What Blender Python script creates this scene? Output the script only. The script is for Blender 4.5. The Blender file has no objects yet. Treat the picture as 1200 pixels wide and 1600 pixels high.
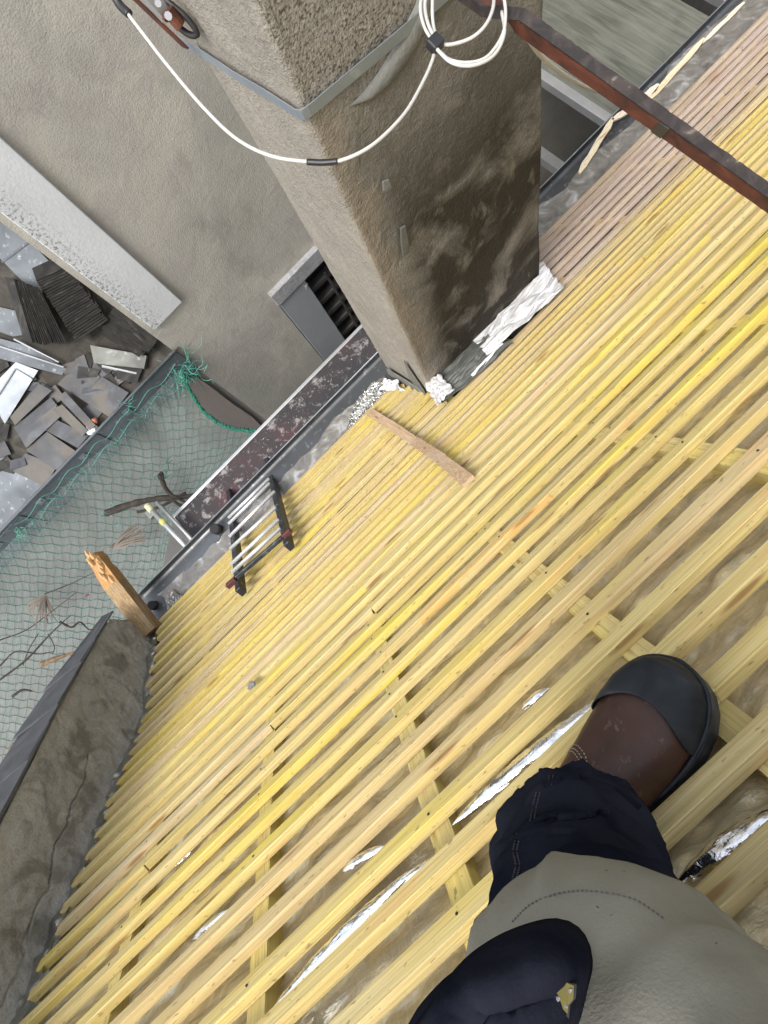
import bpy, math, random
import numpy as np
from mathutils import Vector, Matrix
random.seed(7); rng = np.random.RandomState(11)
sc = bpy.context.scene
C = sc.collection
# ------------------------------------------------------------------ camera
# rows of M: image right, image down, view direction, in world axes
# (world: X along the eave, Y outwards over the alley, Z up; origin at the phone)
M = np.array([[0.7100181, -0.6639852, -0.2345163],
              [-0.7023529, -0.6917441, -0.1679004],
              [-0.0507419, 0.2839255, -0.9575028]])
FPX = 950.0
cam_d = bpy.data.cameras.new('camera'); cam = bpy.data.objects.new('camera', cam_d); C.objects.link(cam)
cam_d.sensor_fit = 'VERTICAL'; cam_d.sensor_height = 36.0; cam_d.sensor_width = 27.0
cam_d.lens = FPX / 1600 * 36.0
cam_d.clip_start = 0.02; cam_d.clip_end = 800
mw = Matrix.Identity(4)
for i in range(3):
    mw[i][0] = M[0, i]; mw[i][1] = -M[1, i]; mw[i][2] = -M[2, i]
cam.matrix_world = mw
sc.camera = cam
# ------------------------------------------------------------------ light
w = bpy.data.worlds.new('World'); sc.world = w; w.use_nodes = True
nt = w.node_tree; nt.nodes.clear()
sky = nt.nodes.new('ShaderNodeTexSky'); sky.sky_type = 'NISHITA'; sky.sun_disc = False
SUN_EL, SUN_AZ = math.radians(62), math.radians(248)
sky.sun_elevation = SUN_EL; sky.sun_rotation = SUN_AZ
sky.dust_density = 4.0; sky.air_density = 1.2; sky.ozone_density = 1.0
bg = nt.nodes.new('ShaderNodeBackground'); bg.inputs[1].default_value = 0.15
wo = nt.nodes.new('ShaderNodeOutputWorld')
hs = nt.nodes.new('ShaderNodeHueSaturation'); hs.inputs['Saturation'].default_value = 0.42
nt.links.new(sky.outputs[0], hs.inputs['Color']); nt.links.new(hs.outputs[0], bg.inputs[0]); nt.links.new(bg.outputs[0], wo.inputs[0])
sd = bpy.data.lights.new('sun', 'SUN'); sd.energy = 0.75; sd.angle = math.radians(20); sd.color = (1.0, 0.965, 0.9)
so = bpy.data.objects.new('sun', sd); C.objects.link(so)
sdir = Vector((math.sin(SUN_AZ) * math.cos(SUN_EL), math.cos(SUN_AZ) * math.cos(SUN_EL), math.sin(SUN_EL)))
so.rotation_euler = sdir.to_track_quat('Z', 'Y').to_euler(); so.location = (0, -3, 6)
sc.view_settings.view_transform = 'Standard'; sc.view_settings.look = 'None'
sc.view_settings.exposure = 1.26; sc.view_settings.gamma = 1.0
try: sc.view_settings.use_curve_mapping = False
except Exception: pass
sc.cycles.max_bounces = 6; sc.cycles.diffuse_bounces = 2; sc.cycles.glossy_bounces = 3
sc.cycles.transparent_max_bounces = 12

# ------------------------------------------------------------------ geometry of the place
H = 0.66                                   # phone to roof plane
TH = math.radians(58.152); PH = math.radians(47)
n1 = np.array([0, math.sin(TH), math.cos(TH)]); s1 = np.array([0, math.cos(TH), -math.sin(TH)])
n2 = np.array([0, math.sin(PH), math.cos(PH)]); s2 = np.array([0, math.cos(PH), -math.sin(PH)])
UB = 2.8628; PB = -H * n1 + UB * s1; D2 = float(n2 @ PB); UE = 0.884
def ray(x, y):
    v = M.T @ np.array([x - 600, y - 800, FPX]); return v / np.linalg.norm(v)
def hit(x, y, n, d):
    v = ray(x, y); return v * (d / float(np.dot(n, v)))
def up(x, y, e=0): return hit(x, y, n1, -H + e)
def fl(x, y, e=0): return hit(x, y, n2, D2 + e)
def atY(x, y, Y): return hit(x, y, (0, 1, 0), Y)
def atX(x, y, X): return hit(x, y, (1, 0, 0), X)
def atZ(x, y, Z): return hit(x, y, (0, 0, 1), Z)
def dep(x, y, d): return M.T @ np.array([(x - 600) / FPX * d, (y - 800) / FPX * d, d])
def roofpt(X, u, e=0):
    """point on the roof: u metres down the slope (bends at UB), e above the battens' outer face"""
    if u <= UB: return np.array([X, 0, 0]) + (-H + e) * n1 + u * s1
    return np.array([X, 0, 0]) + PB + e * n2 + (u - UB) * s2

# ------------------------------------------------------------------ helpers
def hsh(ix, iy, iz, s):
    n = (ix * 374761393 + iy * 668265263 + iz * 1274126177 + s * 974634777) & 0xffffffff
    n = ((n ^ (n >> 13)) * 1274126177) & 0xffffffff
    return ((n ^ (n >> 16)) & 0xffff) / 65535.0
def vn(P, scale, seed=0):
    """vectorised value noise, P (...,3) -> -1..1"""
    Q = np.asarray(P, float) * scale
    I = np.floor(Q).astype(np.int64); Fr = Q - I; Fr = Fr * Fr * (3 - 2 * Fr)
    r = 0
    for a in (0, 1):
        for b in (0, 1):
            for c in (0, 1):
                wgt = (Fr[..., 0] if a else 1 - Fr[..., 0]) * (Fr[..., 1] if b else 1 - Fr[..., 1]) * (Fr[..., 2] if c else 1 - Fr[..., 2])
                r = r + wgt * hsh(I[..., 0] + a, I[..., 1] + b, I[..., 2] + c, seed)
    return r * 2 - 1
def fbm(P, scale, seed=0, o=4):
    r = 0; a = 1.0
    for i in range(o):
        r = r + a * vn(P, scale * 2 ** i, seed + i * 17); a *= .5
    return r
def crease(U, V, n, scale, seed):
    """crumpled-foil height field: ridged waves in random directions"""
    g = np.random.RandomState(seed); h = np.zeros_like(U, dtype=float)
    P = np.stack([U, V, np.zeros_like(U)], -1)
    for i in range(n):
        a = g.uniform(0, math.pi); f = scale * g.uniform(.5, 2.0); ph = g.uniform(0, 6)
        q = (U * math.cos(a) + V * math.sin(a)) * f + ph + 1.1 * vn(P, scale * .45, seed + i)
        h += np.abs((q % 2) - 1) / (f / scale)
    return h / n

def tag(o, label=None, cat=None, group=None, kind=None):
    if label: o['label'] = label
    if cat: o['category'] = cat
    if group: o['group'] = group
    if kind: o['kind'] = kind
    return o
def empty(name, loc=(0, 0, 0), label=None, cat=None, group=None):
    o = bpy.data.objects.new(name, None); o.empty_display_size = .05; C.objects.link(o)
    o.location = [float(v) for v in loc]
    return tag(o, label, cat, group)
def mk(name, V, Fc, mats, parent=None, smooth=False, origin=None, midx=None):
    V = np.asarray(V, float)
    og = np.asarray(origin, float) if origin is not None else V.mean(0)
    me = bpy.data.meshes.new(name)
    me.from_pydata((V - og).tolist(), [], [tuple(int(i) for i in f) for f in Fc])
    if not isinstance(mats, (list, tuple)): mats = [mats]
    for m in mats: me.materials.append(m)
    if midx is not None: me.polygons.foreach_set('material_index', list(midx))
    if smooth: me.polygons.foreach_set('use_smooth', [True] * len(me.polygons))
    me.update()
    o = bpy.data.objects.new(name, me); C.objects.link(o)
    o.location = og.tolist()
    if parent is not None:
        o.parent = parent
        o.location = (og - np.array(wloc(parent))).tolist()
    return o
def wloc(o):
    l = np.array(o.location[:])
    while o.parent is not None:
        o = o.parent; l = l + np.array(o.location[:])
    return l
def bevel(o, w=.003, seg=2):
    b = o.modifiers.new('bevel', 'BEVEL'); b.width = w; b.segments = seg; b.limit_method = 'ANGLE'; b.angle_limit = math.radians(35)
    return o
class MB:
    def __init__(s): s.v = []; s.f = []
    def add(s, V, Fc):
        k = len(s.v); s.v += [list(map(float, p)) for p in V]; s.f += [tuple(i + k for i in f) for f in Fc]
    def frame_box(s, o, ax, ay, az):
        o, ax, ay, az = map(lambda q: np.array(q, float), (o, ax, ay, az))
        V = [o, o + ax, o + ax + ay, o + ay, o + az, o + ax + az, o + ax + ay + az, o + ay + az]
        Fc = [(0, 3, 2, 1), (4, 5, 6, 7), (0, 1, 5, 4), (1, 2, 6, 5), (2, 3, 7, 6), (3, 0, 4, 7)]
        if np.dot(np.cross(ax, ay), az) < 0: Fc = [f[::-1] for f in Fc]
        s.add(V, Fc)
    def box(s, x0, x1, y0, y1, z0, z1): s.frame_box((x0, y0, z0), (x1 - x0, 0, 0), (0, y1 - y0, 0), (0, 0, z1 - z0))
    def tube(s, P, r, n=8, cap=True, flat=None):
        P = [np.array(p, float) for p in P]; L = len(P)
        R = r if hasattr(r, '__len__') else [r] * L
        T = [P[min(i + 1, L - 1)] - P[max(i - 1, 0)] for i in range(L)]
        T = [t / (np.linalg.norm(t) + 1e-12) for t in T]
        a = np.array([0, 0, 1.]) if abs(T[0][2]) < .9 else np.array([1., 0, 0])
        A = np.cross(T[0], a); A /= np.linalg.norm(A)
        V = []
        for i in range(L):
            A = A - T[i] * (A @ T[i]); A /= np.linalg.norm(A); B = np.cross(T[i], A)
            for k in range(n):
                th = 2 * math.pi * k / n; V.append(P[i] + R[i] * (math.cos(th) * A + math.sin(th) * B))
        Fc = []
        for i in range(L - 1):
            for k in range(n):
                k2 = (k + 1) % n; Fc.append((i * n + k, i * n + k2, (i + 1) * n + k2, (i + 1) * n + k))
        if cap: Fc.append(tuple(range(n))[::-1]); Fc.append(tuple((L - 1) * n + k for k in range(n)))
        s.add(V, Fc)
    def bar(s, a, b, up_, wd, ht):
        """rectangular bar from a to b; up_ = direction of its height"""
        a = np.array(a, float); b = np.array(b, float); t = b - a; tn = t / np.linalg.norm(t)
        u = np.array(up_, float); u = u - tn * (u @ tn); u /= np.linalg.norm(u); sd_ = np.cross(tn, u)
        s.frame_box(a - sd_ * wd / 2 - u * ht / 2, t, sd_ * wd, u * ht)
    def build(s, name, mat, parent=None, smooth=False, origin=None): return mk(name, s.v, s.f, mat, parent, smooth, origin)
def sheet(name, nu, nv, fn, mats, parent=None, thick=0.0, smooth=True, origin=None):
    """grid surface; fn(U,V in 0..1 arrays) -> (...,3)"""
    U, V = np.meshgrid(np.linspace(0, 1, nu), np.linspace(0, 1, nv)); P = fn(U, V).reshape(-1, 3)
    i = np.arange(nu * nv).reshape(nv, nu)
    Fc = np.stack([i[:-1, :-1], i[:-1, 1:], i[1:, 1:], i[1:, :-1]], -1).reshape(-1, 4)
    o = mk(name, P, Fc.tolist(), mats, parent, smooth, origin)
    if thick:
        m = o.modifiers.new('solid', 'SOLIDIFY'); m.thickness = thick; m.offset = -1
    return o
def bil(a, b, c, d, U, V):
    """bilinear patch a(0,0) b(1,0) c(1,1) d(0,1)"""
    a, b, c, d = [np.array(q, float) for q in (a, b, c, d)]
    U = U[..., None]; V = V[..., None]
    return a * (1 - U) * (1 - V) + b * U * (1 - V) + c * U * V + d * (1 - U) * V
def prism(name, poly, nrm, th, mat, parent=None, rough=0.0):
    """flat outline (3-D points) with thickness th along nrm"""
    P = np.array(poly, float); n = np.array(nrm, float); n /= np.linalg.norm(n); k = len(P)
    if rough: P = P + rng.uniform(-rough, rough, P.shape)
    a = np.cross(P[1] - P[0], P[2] - P[1])
    if a @ n < 0: P = P[::-1]
    V = np.concatenate([P, P + n * th])
    Fc = [tuple(range(k))[::-1], tuple(range(k, 2 * k))] + [(i, (i + 1) % k, (i + 1) % k + k, i + k) for i in range(k)]
    return mk(name, V, Fc, mat, parent)
def spline(P, n=8):
    P = [np.array(p, float) for p in P]; P = [2 * P[0] - P[1]] + P + [2 * P[-1] - P[-2]]; out = []
    for i in range(1, len(P) - 2):
        for k in range(n):
            t = k / n; a, b, c, d = P[i - 1:i + 3]
            out.append(.5 * ((2 * b) + (-a + c) * t + (2 * a - 5 * b + 4 * c - d) * t * t + (-a + 3 * b - 3 * c + d) * t ** 3))
    out.append(P[-2]); return out

# ------------------------------------------------------------------ materials
class NT:
    def __init__(s, name, rough=.7, metal=0.0, spec=None):
        s.m = bpy.data.materials.new(name); s.m.use_nodes = True; s.t = s.m.node_tree; s.N = s.t.nodes
        s.b = s.N['Principled BSDF']; s.b.inputs['Roughness'].default_value = rough; s.b.inputs['Metallic'].default_value = metal
        if spec is not None: s.b.inputs['Specular IOR Level'].default_value = spec
        s.tc = s.N.new('ShaderNodeTexCoord'); s.co = s.tc.outputs['Object']
    def L(s, a, b): s.t.links.new(a, b)
    def rnd(s):
        n = s.N.new('ShaderNodeObjectInfo'); return n.outputs['Random']
    def shift(s):
        """decorrelate copies: add a random offset per object"""
        r = s.rnd(); m = s.N.new('ShaderNodeVectorMath'); m.operation = 'SCALE'; m.inputs[0].default_value = (13.7, 9.1, 23.3)
        s.L(r, m.inputs['Scale']); a = s.N.new('ShaderNodeVectorMath'); a.operation = 'ADD'
        s.L(s.co, a.inputs[0]); s.L(m.outputs[0], a.inputs[1]); s.co = a.outputs[0]; return s
    def mapv(s, sc_=(1, 1, 1), rot=(0, 0, 0)):
        m = s.N.new('ShaderNodeMapping'); m.inputs['Scale'].default_value = sc_; m.inputs['Rotation'].default_value = rot
        s.L(s.co, m.inputs[0]); return m.outputs[0]
    def noise(s, scale=5, det=4, dist=0, sc_=(1, 1, 1), rot=(0, 0, 0), rough=.55):
        n = s.N.new('ShaderNodeTexNoise'); n.inputs['Scale'].default_value = scale; n.inputs['Detail'].default_value = det
        n.inputs['Distortion'].default_value = dist; n.inputs['Roughness'].default_value = rough
        s.L(s.mapv(sc_, rot), n.inputs['Vector']); return n.outputs['Fac']
    def voro(s, scale=5, sc_=(1, 1, 1), feat='F1', out='Distance', rand=1.0):
        n = s.N.new('ShaderNodeTexVoronoi'); n.feature = feat; n.inputs['Scale'].default_value = scale
        n.inputs['Randomness'].default_value = rand
        s.L(s.mapv(sc_), n.inputs['Vector']); return n.outputs[out]
    def ramp(s, fac, stops):
        r = s.N.new('ShaderNodeValToRGB'); e = r.color_ramp.elements
        while len(e) < len(stops): e.new(.5)
        for i, (p, c) in enumerate(stops):
            e[i].position = p
            if not hasattr(c, '__len__'): c = (c, c, c)
            e[i].color = (*c[:3], 1)
        s.L(fac, r.inputs[0]); return r.outputs[0]
    def mix(s, fac, a, b, mode='MIX'):
        m = s.N.new('ShaderNodeMix'); m.data_type = 'RGBA'; m.blend_type = mode
        for v, i in ((fac, 0), (a, 6), (b, 7)):
            if hasattr(v, 'is_linked') or hasattr(v, 'links'): s.L(v, m.inputs[i])
            elif i == 0: m.inputs[0].default_value = v
            else: m.inputs[i].default_value = (*v[:3], 1)
        return m.outputs[2]
    def math(s, op, a, b=0.0, clamp=False):
        m = s.N.new('ShaderNodeMath'); m.operation = op; m.use_clamp = clamp
        for i, v in enumerate((a, b)):
            if isinstance(v, (int, float)): m.inputs[i].default_value = v
            else: s.L(v, m.inputs[i])
        return m.outputs[0]
    def smooth(s, v, a, b):
        m = s.N.new('ShaderNodeMapRange'); m.interpolation_type = 'SMOOTHSTEP'; m.inputs[1].default_value = a; m.inputs[2].default_value = b
        s.L(v, m.inputs[0]); return m.outputs[0]
    def axis(s, i):
        q = s.N.new('ShaderNodeSeparateXYZ'); s.L(s.co, q.inputs[0]); return q.outputs[i]
    def col(s, c):
        if hasattr(c, 'links'): s.L(c, s.b.inputs['Base Color'])
        else: s.b.inputs['Base Color'].default_value = (*c[:3], 1)
        return s
    def bump(s, h, st=.4, d=.01):
        b = s.N.new('ShaderNodeBump'); b.inputs['Strength'].default_value = st; b.inputs['Distance'].default_value = d
        s.L(h, b.inputs['Height']); s.L(b.outputs[0], s.b.inputs['Normal']); return s
    def rough(s, v): s.L(v, s.b.inputs['Roughness']); return s

def wood(name, pale, deep, warm, stain, stain_amt=.5, ax=0, rx=0.0):
    """sawn softwood, grain along local axis ax"""
    t = NT(name, .72, spec=.25).shift()
    if rx: t.co = t.mapv((1, 1, 1), (rx, 0, 0))
    def S(l, c): v = [c, c, c]; v[ax] = l; return tuple(v)
    g = t.noise(1.0, 6, 1.4, S(2.0, 120)); g2 = t.noise(1.0, 3, .6, S(5, 380)); patch = t.noise(1.0, 3, .3, S(1.6, 14)); p2 = t.noise(1, 4, .4, S(4.5, 30))
    c = t.mix(t.ramp(g, [(.40, 0), (.60, 1)]), pale, deep)
    tint = t.ramp(t.rnd(), [(0, (1, 1, 1)), (.2, (.95, .92, .88)), (.4, (1.03, .99, .86)), (.6, (.98, .97, 1.02)), (.8, (1.02, .97, .80)), (1, (.93, .92, .80))])
    c = t.mix(1.0, c, tint, 'MULTIPLY')
    c = t.mix(t.math('MULTIPLY', t.ramp(patch, [(.50, 0), (.68, 1)]), stain_amt), c, stain)
    c = t.mix(t.math('MULTIPLY', t.ramp(p2, [(.59, 0), (.73, 1)]), .6), c, warm)
    c = t.mix(t.math('MULTIPLY', t.ramp(g2, [(.52, 0), (.68, 1)]), .45), c, [v * .62 for v in warm])
    kn = t.voro(1.0, S(3.2, 24)); k = t.math('SUBTRACT', 1.0, t.ramp(kn, [(.09, 0), (.17, 1)]))
    c = t.mix(t.math('MULTIPLY', k, .75), c, (.24, .12, .04))
    sp = t.noise(1.0, 2, 0, S(45, 120)); c = t.mix(t.math('MULTIPLY', t.ramp(sp, [(.655, 0), (.72, 1)]), .62), c, (.17, .125, .06))
    t.col(c).bump(t.math('ADD', g, t.math('MULTIPLY', g2, .6)), .35, .002)
    return t.m
m_yel = wood('treated_yellow_wood', (.635, .54, .27), (.50, .40, .17), (.66, .38, .15), (.65, .52, .075), .75)
m_yel2 = wood('treated_buff_wood', (.60, .50, .30), (.47, .37, .20), (.62, .37, .19), (.63, .50, .13), .6)
m_ora = wood('orange_wood', (.70, .47, .19), (.58, .35, .12), (.48, .22, .07), (.72, .50, .18), .4)
m_pink = wood('untreated_pink_wood', (.52, .435, .375), (.40, .32, .265), (.46, .27, .16), (.55, .475, .42), .5)
m_counter = wood('counter_batten_wood', (.62, .52, .23), (.50, .40, .15), (.5, .32, .12), (.76, .60, .14), .6, ax=1, rx=TH)
m_plank = wood('small_plank_wood', (.60, .45, .30), (.46, .31, .19), (.38, .22, .12), (.58, .46, .34), .4, ax=1, rx=PH)
m_lath = wood('lath_wood', (.72, .65, .54), (.62, .54, .43), (.5, .38, .27), (.74, .68, .58), .3)
m_end = NT('split_orange_end', .8).col((.42, .25, .11)).m
def foil(name, c=(.78, .77, .74), r=.22, tan=.35, tanc=(.42, .33, .17), grid=True):
    t = NT(name, r, 1.0)
    a = t.noise(7, 5, .6); p = t.noise(3.2, 4, .5)
    fib = t.noise(1, 4, 1.5, (14, 60, 60), (0, 0, .5))
    c1 = t.mix(t.ramp(a, [(.35, 0), (.7, 1)]), c, [v * .72 for v in c])
    if grid:
        bk = t.N.new('ShaderNodeTexBrick'); bk.offset = 0; bk.inputs['Scale'].default_value = 1; bk.inputs['Brick Width'].default_value = .014; bk.inputs['Row Height'].default_value = .014
        bk.inputs['Mortar Size'].default_value = .0007; bk.inputs['Color1'].default_value = (0, 0, 0, 1); bk.inputs['Color2'].default_value = (0, 0, 0, 1); bk.inputs['Mortar'].default_value = (1, 1, 1, 1)
        t.L(t.mapv((1, 1, 1), (math.radians(-58), 0, 0)), bk.inputs['Vector'])
        c1 = t.mix(t.math('MULTIPLY', bk.outputs['Fac'], .5), c1, (.95, .95, .93))
    msk = t.math('MULTIPLY', t.ramp(p, [(.5 - tan * .35, 0), (.56, 1)]), 1.0 if tan > 0 else 0.0)
    tc_ = t.mix(t.ramp(fib, [(.35, 0), (.7, 1)]), tanc, [v * .55 for v in tanc])
    t.col(t.mix(msk, c1, tc_))
    if tan > 0: t.L(t.math('SUBTRACT', 1.0, t.math('MULTIPLY', msk, .85)), t.b.inputs['Metallic'])
    t.rough(t.math('ADD', t.math('MULTIPLY', msk, .25), r))
    t.bump(t.math('ADD', t.noise(60, 4, 1.0), t.math('MULTIPLY', fib, .8)), .5, .004)
    return t.m
m_memb = foil('reflective_membrane', (.80, .73, .56), tan=.75, r=.26, tanc=(.80, .64, .33))  # warm foil tint stands in for the yellow battens reflected in neutral foil
m_foil = foil('bright_foil', (.96, .96, .96), .18, 0, grid=False); m_foil.node_tree.nodes['Principled BSDF'].inputs['Metallic'].default_value = .38
m_foils = foil('shiny_foil', (.92, .92, .92), .17, 0)
m_foil2 = foil('dull_foil', (.62, .62, .6), .3, 0, grid=False)
t = NT('grey_film', .22, .15, .6); a = t.noise(9, 5, 1.0)
t.col(t.ramp(a, [(.3, (.10, .095, .085)), (.55, (.20, .19, .175)), (.72, (.42, .42, .42))])).bump(t.noise(14, 5, 1.5), .5, .01); m_film = t.m

def zinc(name, c=(.33, .36, .39), r=.42, dirt=(.16, .17, .18), metal=.75):
    t = NT(name, r, metal); a = t.noise(3, 6, .8); b_ = t.noise(22, 4, .3); d = t.noise(1.4, 3, .4)
    c1 = t.mix(t.ramp(a, [(.35, 0), (.65, 1)]), c, [v * .72 for v in c])
    c1 = t.mix(t.math('MULTIPLY', t.ramp(d, [(.48, 0), (.7, 1)]), .7), c1, dirt)
    c1 = t.mix(t.math('MULTIPLY', t.ramp(b_, [(.6, 0), (.75, 1)]), .4), c1, (.6, .62, .63))
    t.col(c1).rough(t.ramp(a, [(.3, r - .08), (.7, r + .2)])).bump(a, .15, .01); return t.m
m_zinc = zinc('weathered_zinc')
m_zincl = zinc('pale_zinc', (.15, .168, .185), .6, (.08, .09, .10), .25)
m_zincd = zinc('dark_zinc', (.15, .158, .165), .42, (.07, .072, .075))
m_alu = zinc('scaffold_aluminium', (.58, .59, .6), .35, (.3, .3, .3))
m_lead = zinc('grey_lead', (.20, .21, .19), .55, (.10, .10, .09), .5)
m_galv = zinc('galvanised_strap', (.36, .41, .46), .45, (.25, .28, .31), .6)

def plaster(name, base, alt, pits=.5, big=1.2, fine=60, blotch=None, bst=.5):
    t = NT(name, .92, spec=.15)
    a = t.noise(big, 6, .5); b_ = t.noise(big * 4, 5, .8); f = t.noise(fine, 4, 0); f2 = t.noise(fine * 3.3, 2, 0)
    c = t.mix(t.ramp(a, [(.35, 0), (.65, 1)]), base, alt)
    if blotch: c = t.mix(t.math('MULTIPLY', t.ramp(b_, [(.48, 0), (.68, 1)]), .6), c, blotch)
    c = t.mix(t.math('MULTIPLY', t.ramp(f, [(.35, 1), (.52, 0)]), pits * .5), c, [v * .45 for v in base])
    c = t.mix(t.math('MULTIPLY', t.ramp(f2, [(.6, 0), (.72, 1)]), pits * .5), c, [min(1, v * 1.5) for v in base])
    t.col(c).bump(t.math('ADD', f, t.math('MULTIPLY', b_, 1.5)), bst, .006); return t
m_wall = plaster('beige_render', (.54, .51, .44), (.42, .40, .36), .5, 1.6, 120, (.41, .365, .35), .55)
old = m_wall.b.inputs['Base Color'].links[0].from_socket; q1 = m_wall.noise(.8, 7, 1.2, rough=.62); q2 = m_wall.noise(2.6, 7, .9, (1, 1, .45), (0, .5, 0), rough=.66)
c = m_wall.mix(m_wall.math('MULTIPLY', m_wall.ramp(q1, [(.50, 0), (.60, 1)]), .45), old, (.335, .34, .295)); c = m_wall.mix(m_wall.math('MULTIPLY', m_wall.ramp(q2, [(.56, 0), (.66, 1)]), .4), c, (.50, .48, .445)); c = m_wall.mix(m_wall.math('MULTIPLY', m_wall.ramp(q2, [(.32, 1), (.42, 0)]), .3), c, (.25, .23, .205)); m_wall.col(c); m_wall = m_wall.m
t = plaster('white_paint', (.70, .72, .725), (.60, .62, .63), .15, 1.5, 60, None, .25)
sp = t.noise(48, 7, .3, rough=.7); gx = t.axis(0)
msk = t.math('MULTIPLY', t.ramp(sp, [(.50, 0), (.60, 1)]), t.smooth(gx, .03, -.15))
old = t.b.inputs['Base Color'].links[0].from_socket
t.col(t.mix(t.math('MULTIPLY', msk, .85), old, (.12, .12, .115))); m_white = t.m
t = plaster('tan_roughcast', (.36, .335, .29), (.28, .26, .225), .9, 3, 150, (.32, .29, .245), 1.0)
st = t.noise(1, 5, .8, (14, 30, 3)); old = t.b.inputs['Base Color'].links[0].from_socket
t.col(t.mix(t.math('MULTIPLY', t.ramp(st, [(.45, 0), (.62, 1)]), .22), old, (.17, .145, .12))); m_tan = t.m
m_top = plaster('pitted_cap', (.36, .325, .275), (.30, .27, .235), 1.0, 3, 110, (.40, .365, .31), 1.0).m
# front face of the chimney: soot and damp over a dark render, tan at the arris
t = plaster('stained_render', (.27, .255, .222), (.165, .155, .135), .9, 4, 140, (.25, .23, .19), .9)
old = t.b.inputs['Base Color'].links[0].from_socket
n_ = t.noise(3.0, 6, .8, (1, 1, 1.0)); n2_ = t.noise(1, 5, .8, (9, 9, 4), (0, .7, 0)); drips = t.noise(1, 4, .4, (30, 30, 5), (0, .75, 0))
gx = t.axis(0); gz = t.axis(2)
zone = t.math('MULTIPLY', t.smooth(gx, -.34, -.18), t.smooth(gz, 1.25, .45))
dk = t.math('MULTIPLY', t.ramp(n_, [(.34, 0), (.50, 1)]), zone)
c = t.mix(t.math('MULTIPLY', dk, .9), old, (.032, .026, .018))
c = t.mix(t.math('MULTIPLY', t.ramp(n2_, [(.60, 0), (.70, 1)]), .5), c, (.27, .24, .19))
c = t.mix(t.math('MULTIPLY', t.ramp(drips, [(.68, 0), (.76, 1)]), .55), c, (.29, .26, .21))
tanz = t.math('MULTIPLY', t.math('SUBTRACT', 1.0, t.smooth(t.math('ADD', gx, t.math('MULTIPLY', t.noise(6, 4), .22)), -.26, -.19)), .95)
c = t.mix(tanz, c, t.mix(t.noise(50, 3), (.20, .175, .14), (.33, .285, .23)))
foot = t.math('SUBTRACT', 1.0, t.smooth(t.math('ADD', gz, t.math('MULTIPLY', t.noise(5, 4), .3)), -.78, -.68))
c = t.mix(t.math('MULTIPLY', foot, .6), c, (.25, .215, .165))
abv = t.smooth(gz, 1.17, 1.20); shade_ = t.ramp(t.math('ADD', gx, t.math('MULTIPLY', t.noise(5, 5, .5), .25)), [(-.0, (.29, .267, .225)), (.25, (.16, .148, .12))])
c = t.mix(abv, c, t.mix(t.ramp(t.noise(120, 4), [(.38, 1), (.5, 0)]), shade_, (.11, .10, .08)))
t.col(c); m_stain = t.m
m_patch = plaster('grey_mortar', (.22, .22, .20), (.15, .15, .135), .3, 6, 70, None, .4).m
t = plaster('old_cement', (.41, .395, .35), (.30, .29, .26), .7, 4, 110, (.41, .39, .33), .8)
old = t.b.inputs['Base Color'].links[0].from_socket
n_ = t.noise(5, 6, 1.2); t.col(t.mix(t.math('MULTIPLY', t.ramp(n_, [(.5, 0), (.62, 1)]), .6), old, (.12, .105, .085))); m_cem = t.m
m_conc = plaster('courtyard_concrete', (.235, .26, .25), (.18, .20, .195), .3, .5, 30).m
m_low = plaster('lower_wall_render', (.31, .295, .27), (.27, .255, .24), .2, .8, 50, (.33, .29, .27), .2).m
t = NT('slate', .5, 0, .45).shift(); a = t.noise(6, 6, .8); b_ = t.noise(2.5, 4, .5)
c = t.ramp(a, [(.3, (.020, .022, .028)), (.55, (.045, .050, .060)), (.75, (.09, .098, .108))])
c = t.mix(t.math('MULTIPLY', t.ramp(b_, [(.52, 0), (.64, 1)]), .55), c, (.13, .105, .07))
c = t.mix(t.ramp(t.rnd(), [(0, 0), (1, .35)]), c, (.075, .07, .062)); t.col(c).bump(a, .35, .004); m_slate = t.m
t = NT('old_dark_slate', .65, 0, .3).shift(); a = t.noise(9, 6, .8)
t.col(t.ramp(a, [(.3, (.008, .0075, .007)), (.6, (.028, .026, .023)), (.78, (.08, .072, .06))])).bump(a, .4, .004); m_slated = t.m
t = NT('coping_slate', .55, 0, .4).shift(); a = t.noise(12, 5, .5)
t.col(t.ramp(a, [(.35, (.065, .068, .075)), (.7, (.10, .105, .112))])).bump(a, .2, .003); m_cop = t.m
t = NT('speckled_deck', .75, 0, .3); a = t.noise(13, 8, .35, rough=.72); b_ = t.noise(2.6, 3, .5); d_ = t.noise(60, 4, .3)
c = t.ramp(b_, [(.42, (.032, .031, .033)), (.60, (.045, .035, .037)), (.70, (.085, .035, .040))])
c = t.mix(t.math('MULTIPLY', t.ramp(a, [(.53, 0), (.63, 1)]), .65), c, (.34, .32, .31))
c = t.mix(t.math('MULTIPLY', t.ramp(d_, [(.66, 0), (.72, 1)]), .7), c, (.55, .54, .52)); t.col(c).bump(a, .2, .004); m_deck = t.m
t = NT('grey_green_plywood', .8, 0, .25); g = t.noise(1, 6, .9, (34, 2.2, 34)); a = t.noise(2.0, 5, .5)
c = t.mix(t.ramp(g, [(.36, 0), (.66, 1)]), (.15, .155, .128), (.075, .08, .066)); c = t.mix(t.math('MULTIPLY', t.ramp(a, [(.45, 0), (.7, 1)]), .5), c, (.19, .19, .165))
t.col(c).bump(g, .3, .003); m_ply = t.m
t = NT('rusty_steel', .8, .1, .3); a = t.noise(14, 6, .6); c = t.ramp(a, [(.35, (.055, .028, .022)), (.55, (.13, .045, .03)), (.75, (.19, .07, .04))]); t.col(c).bump(a, .5, .004); m_rust = t.m
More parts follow.
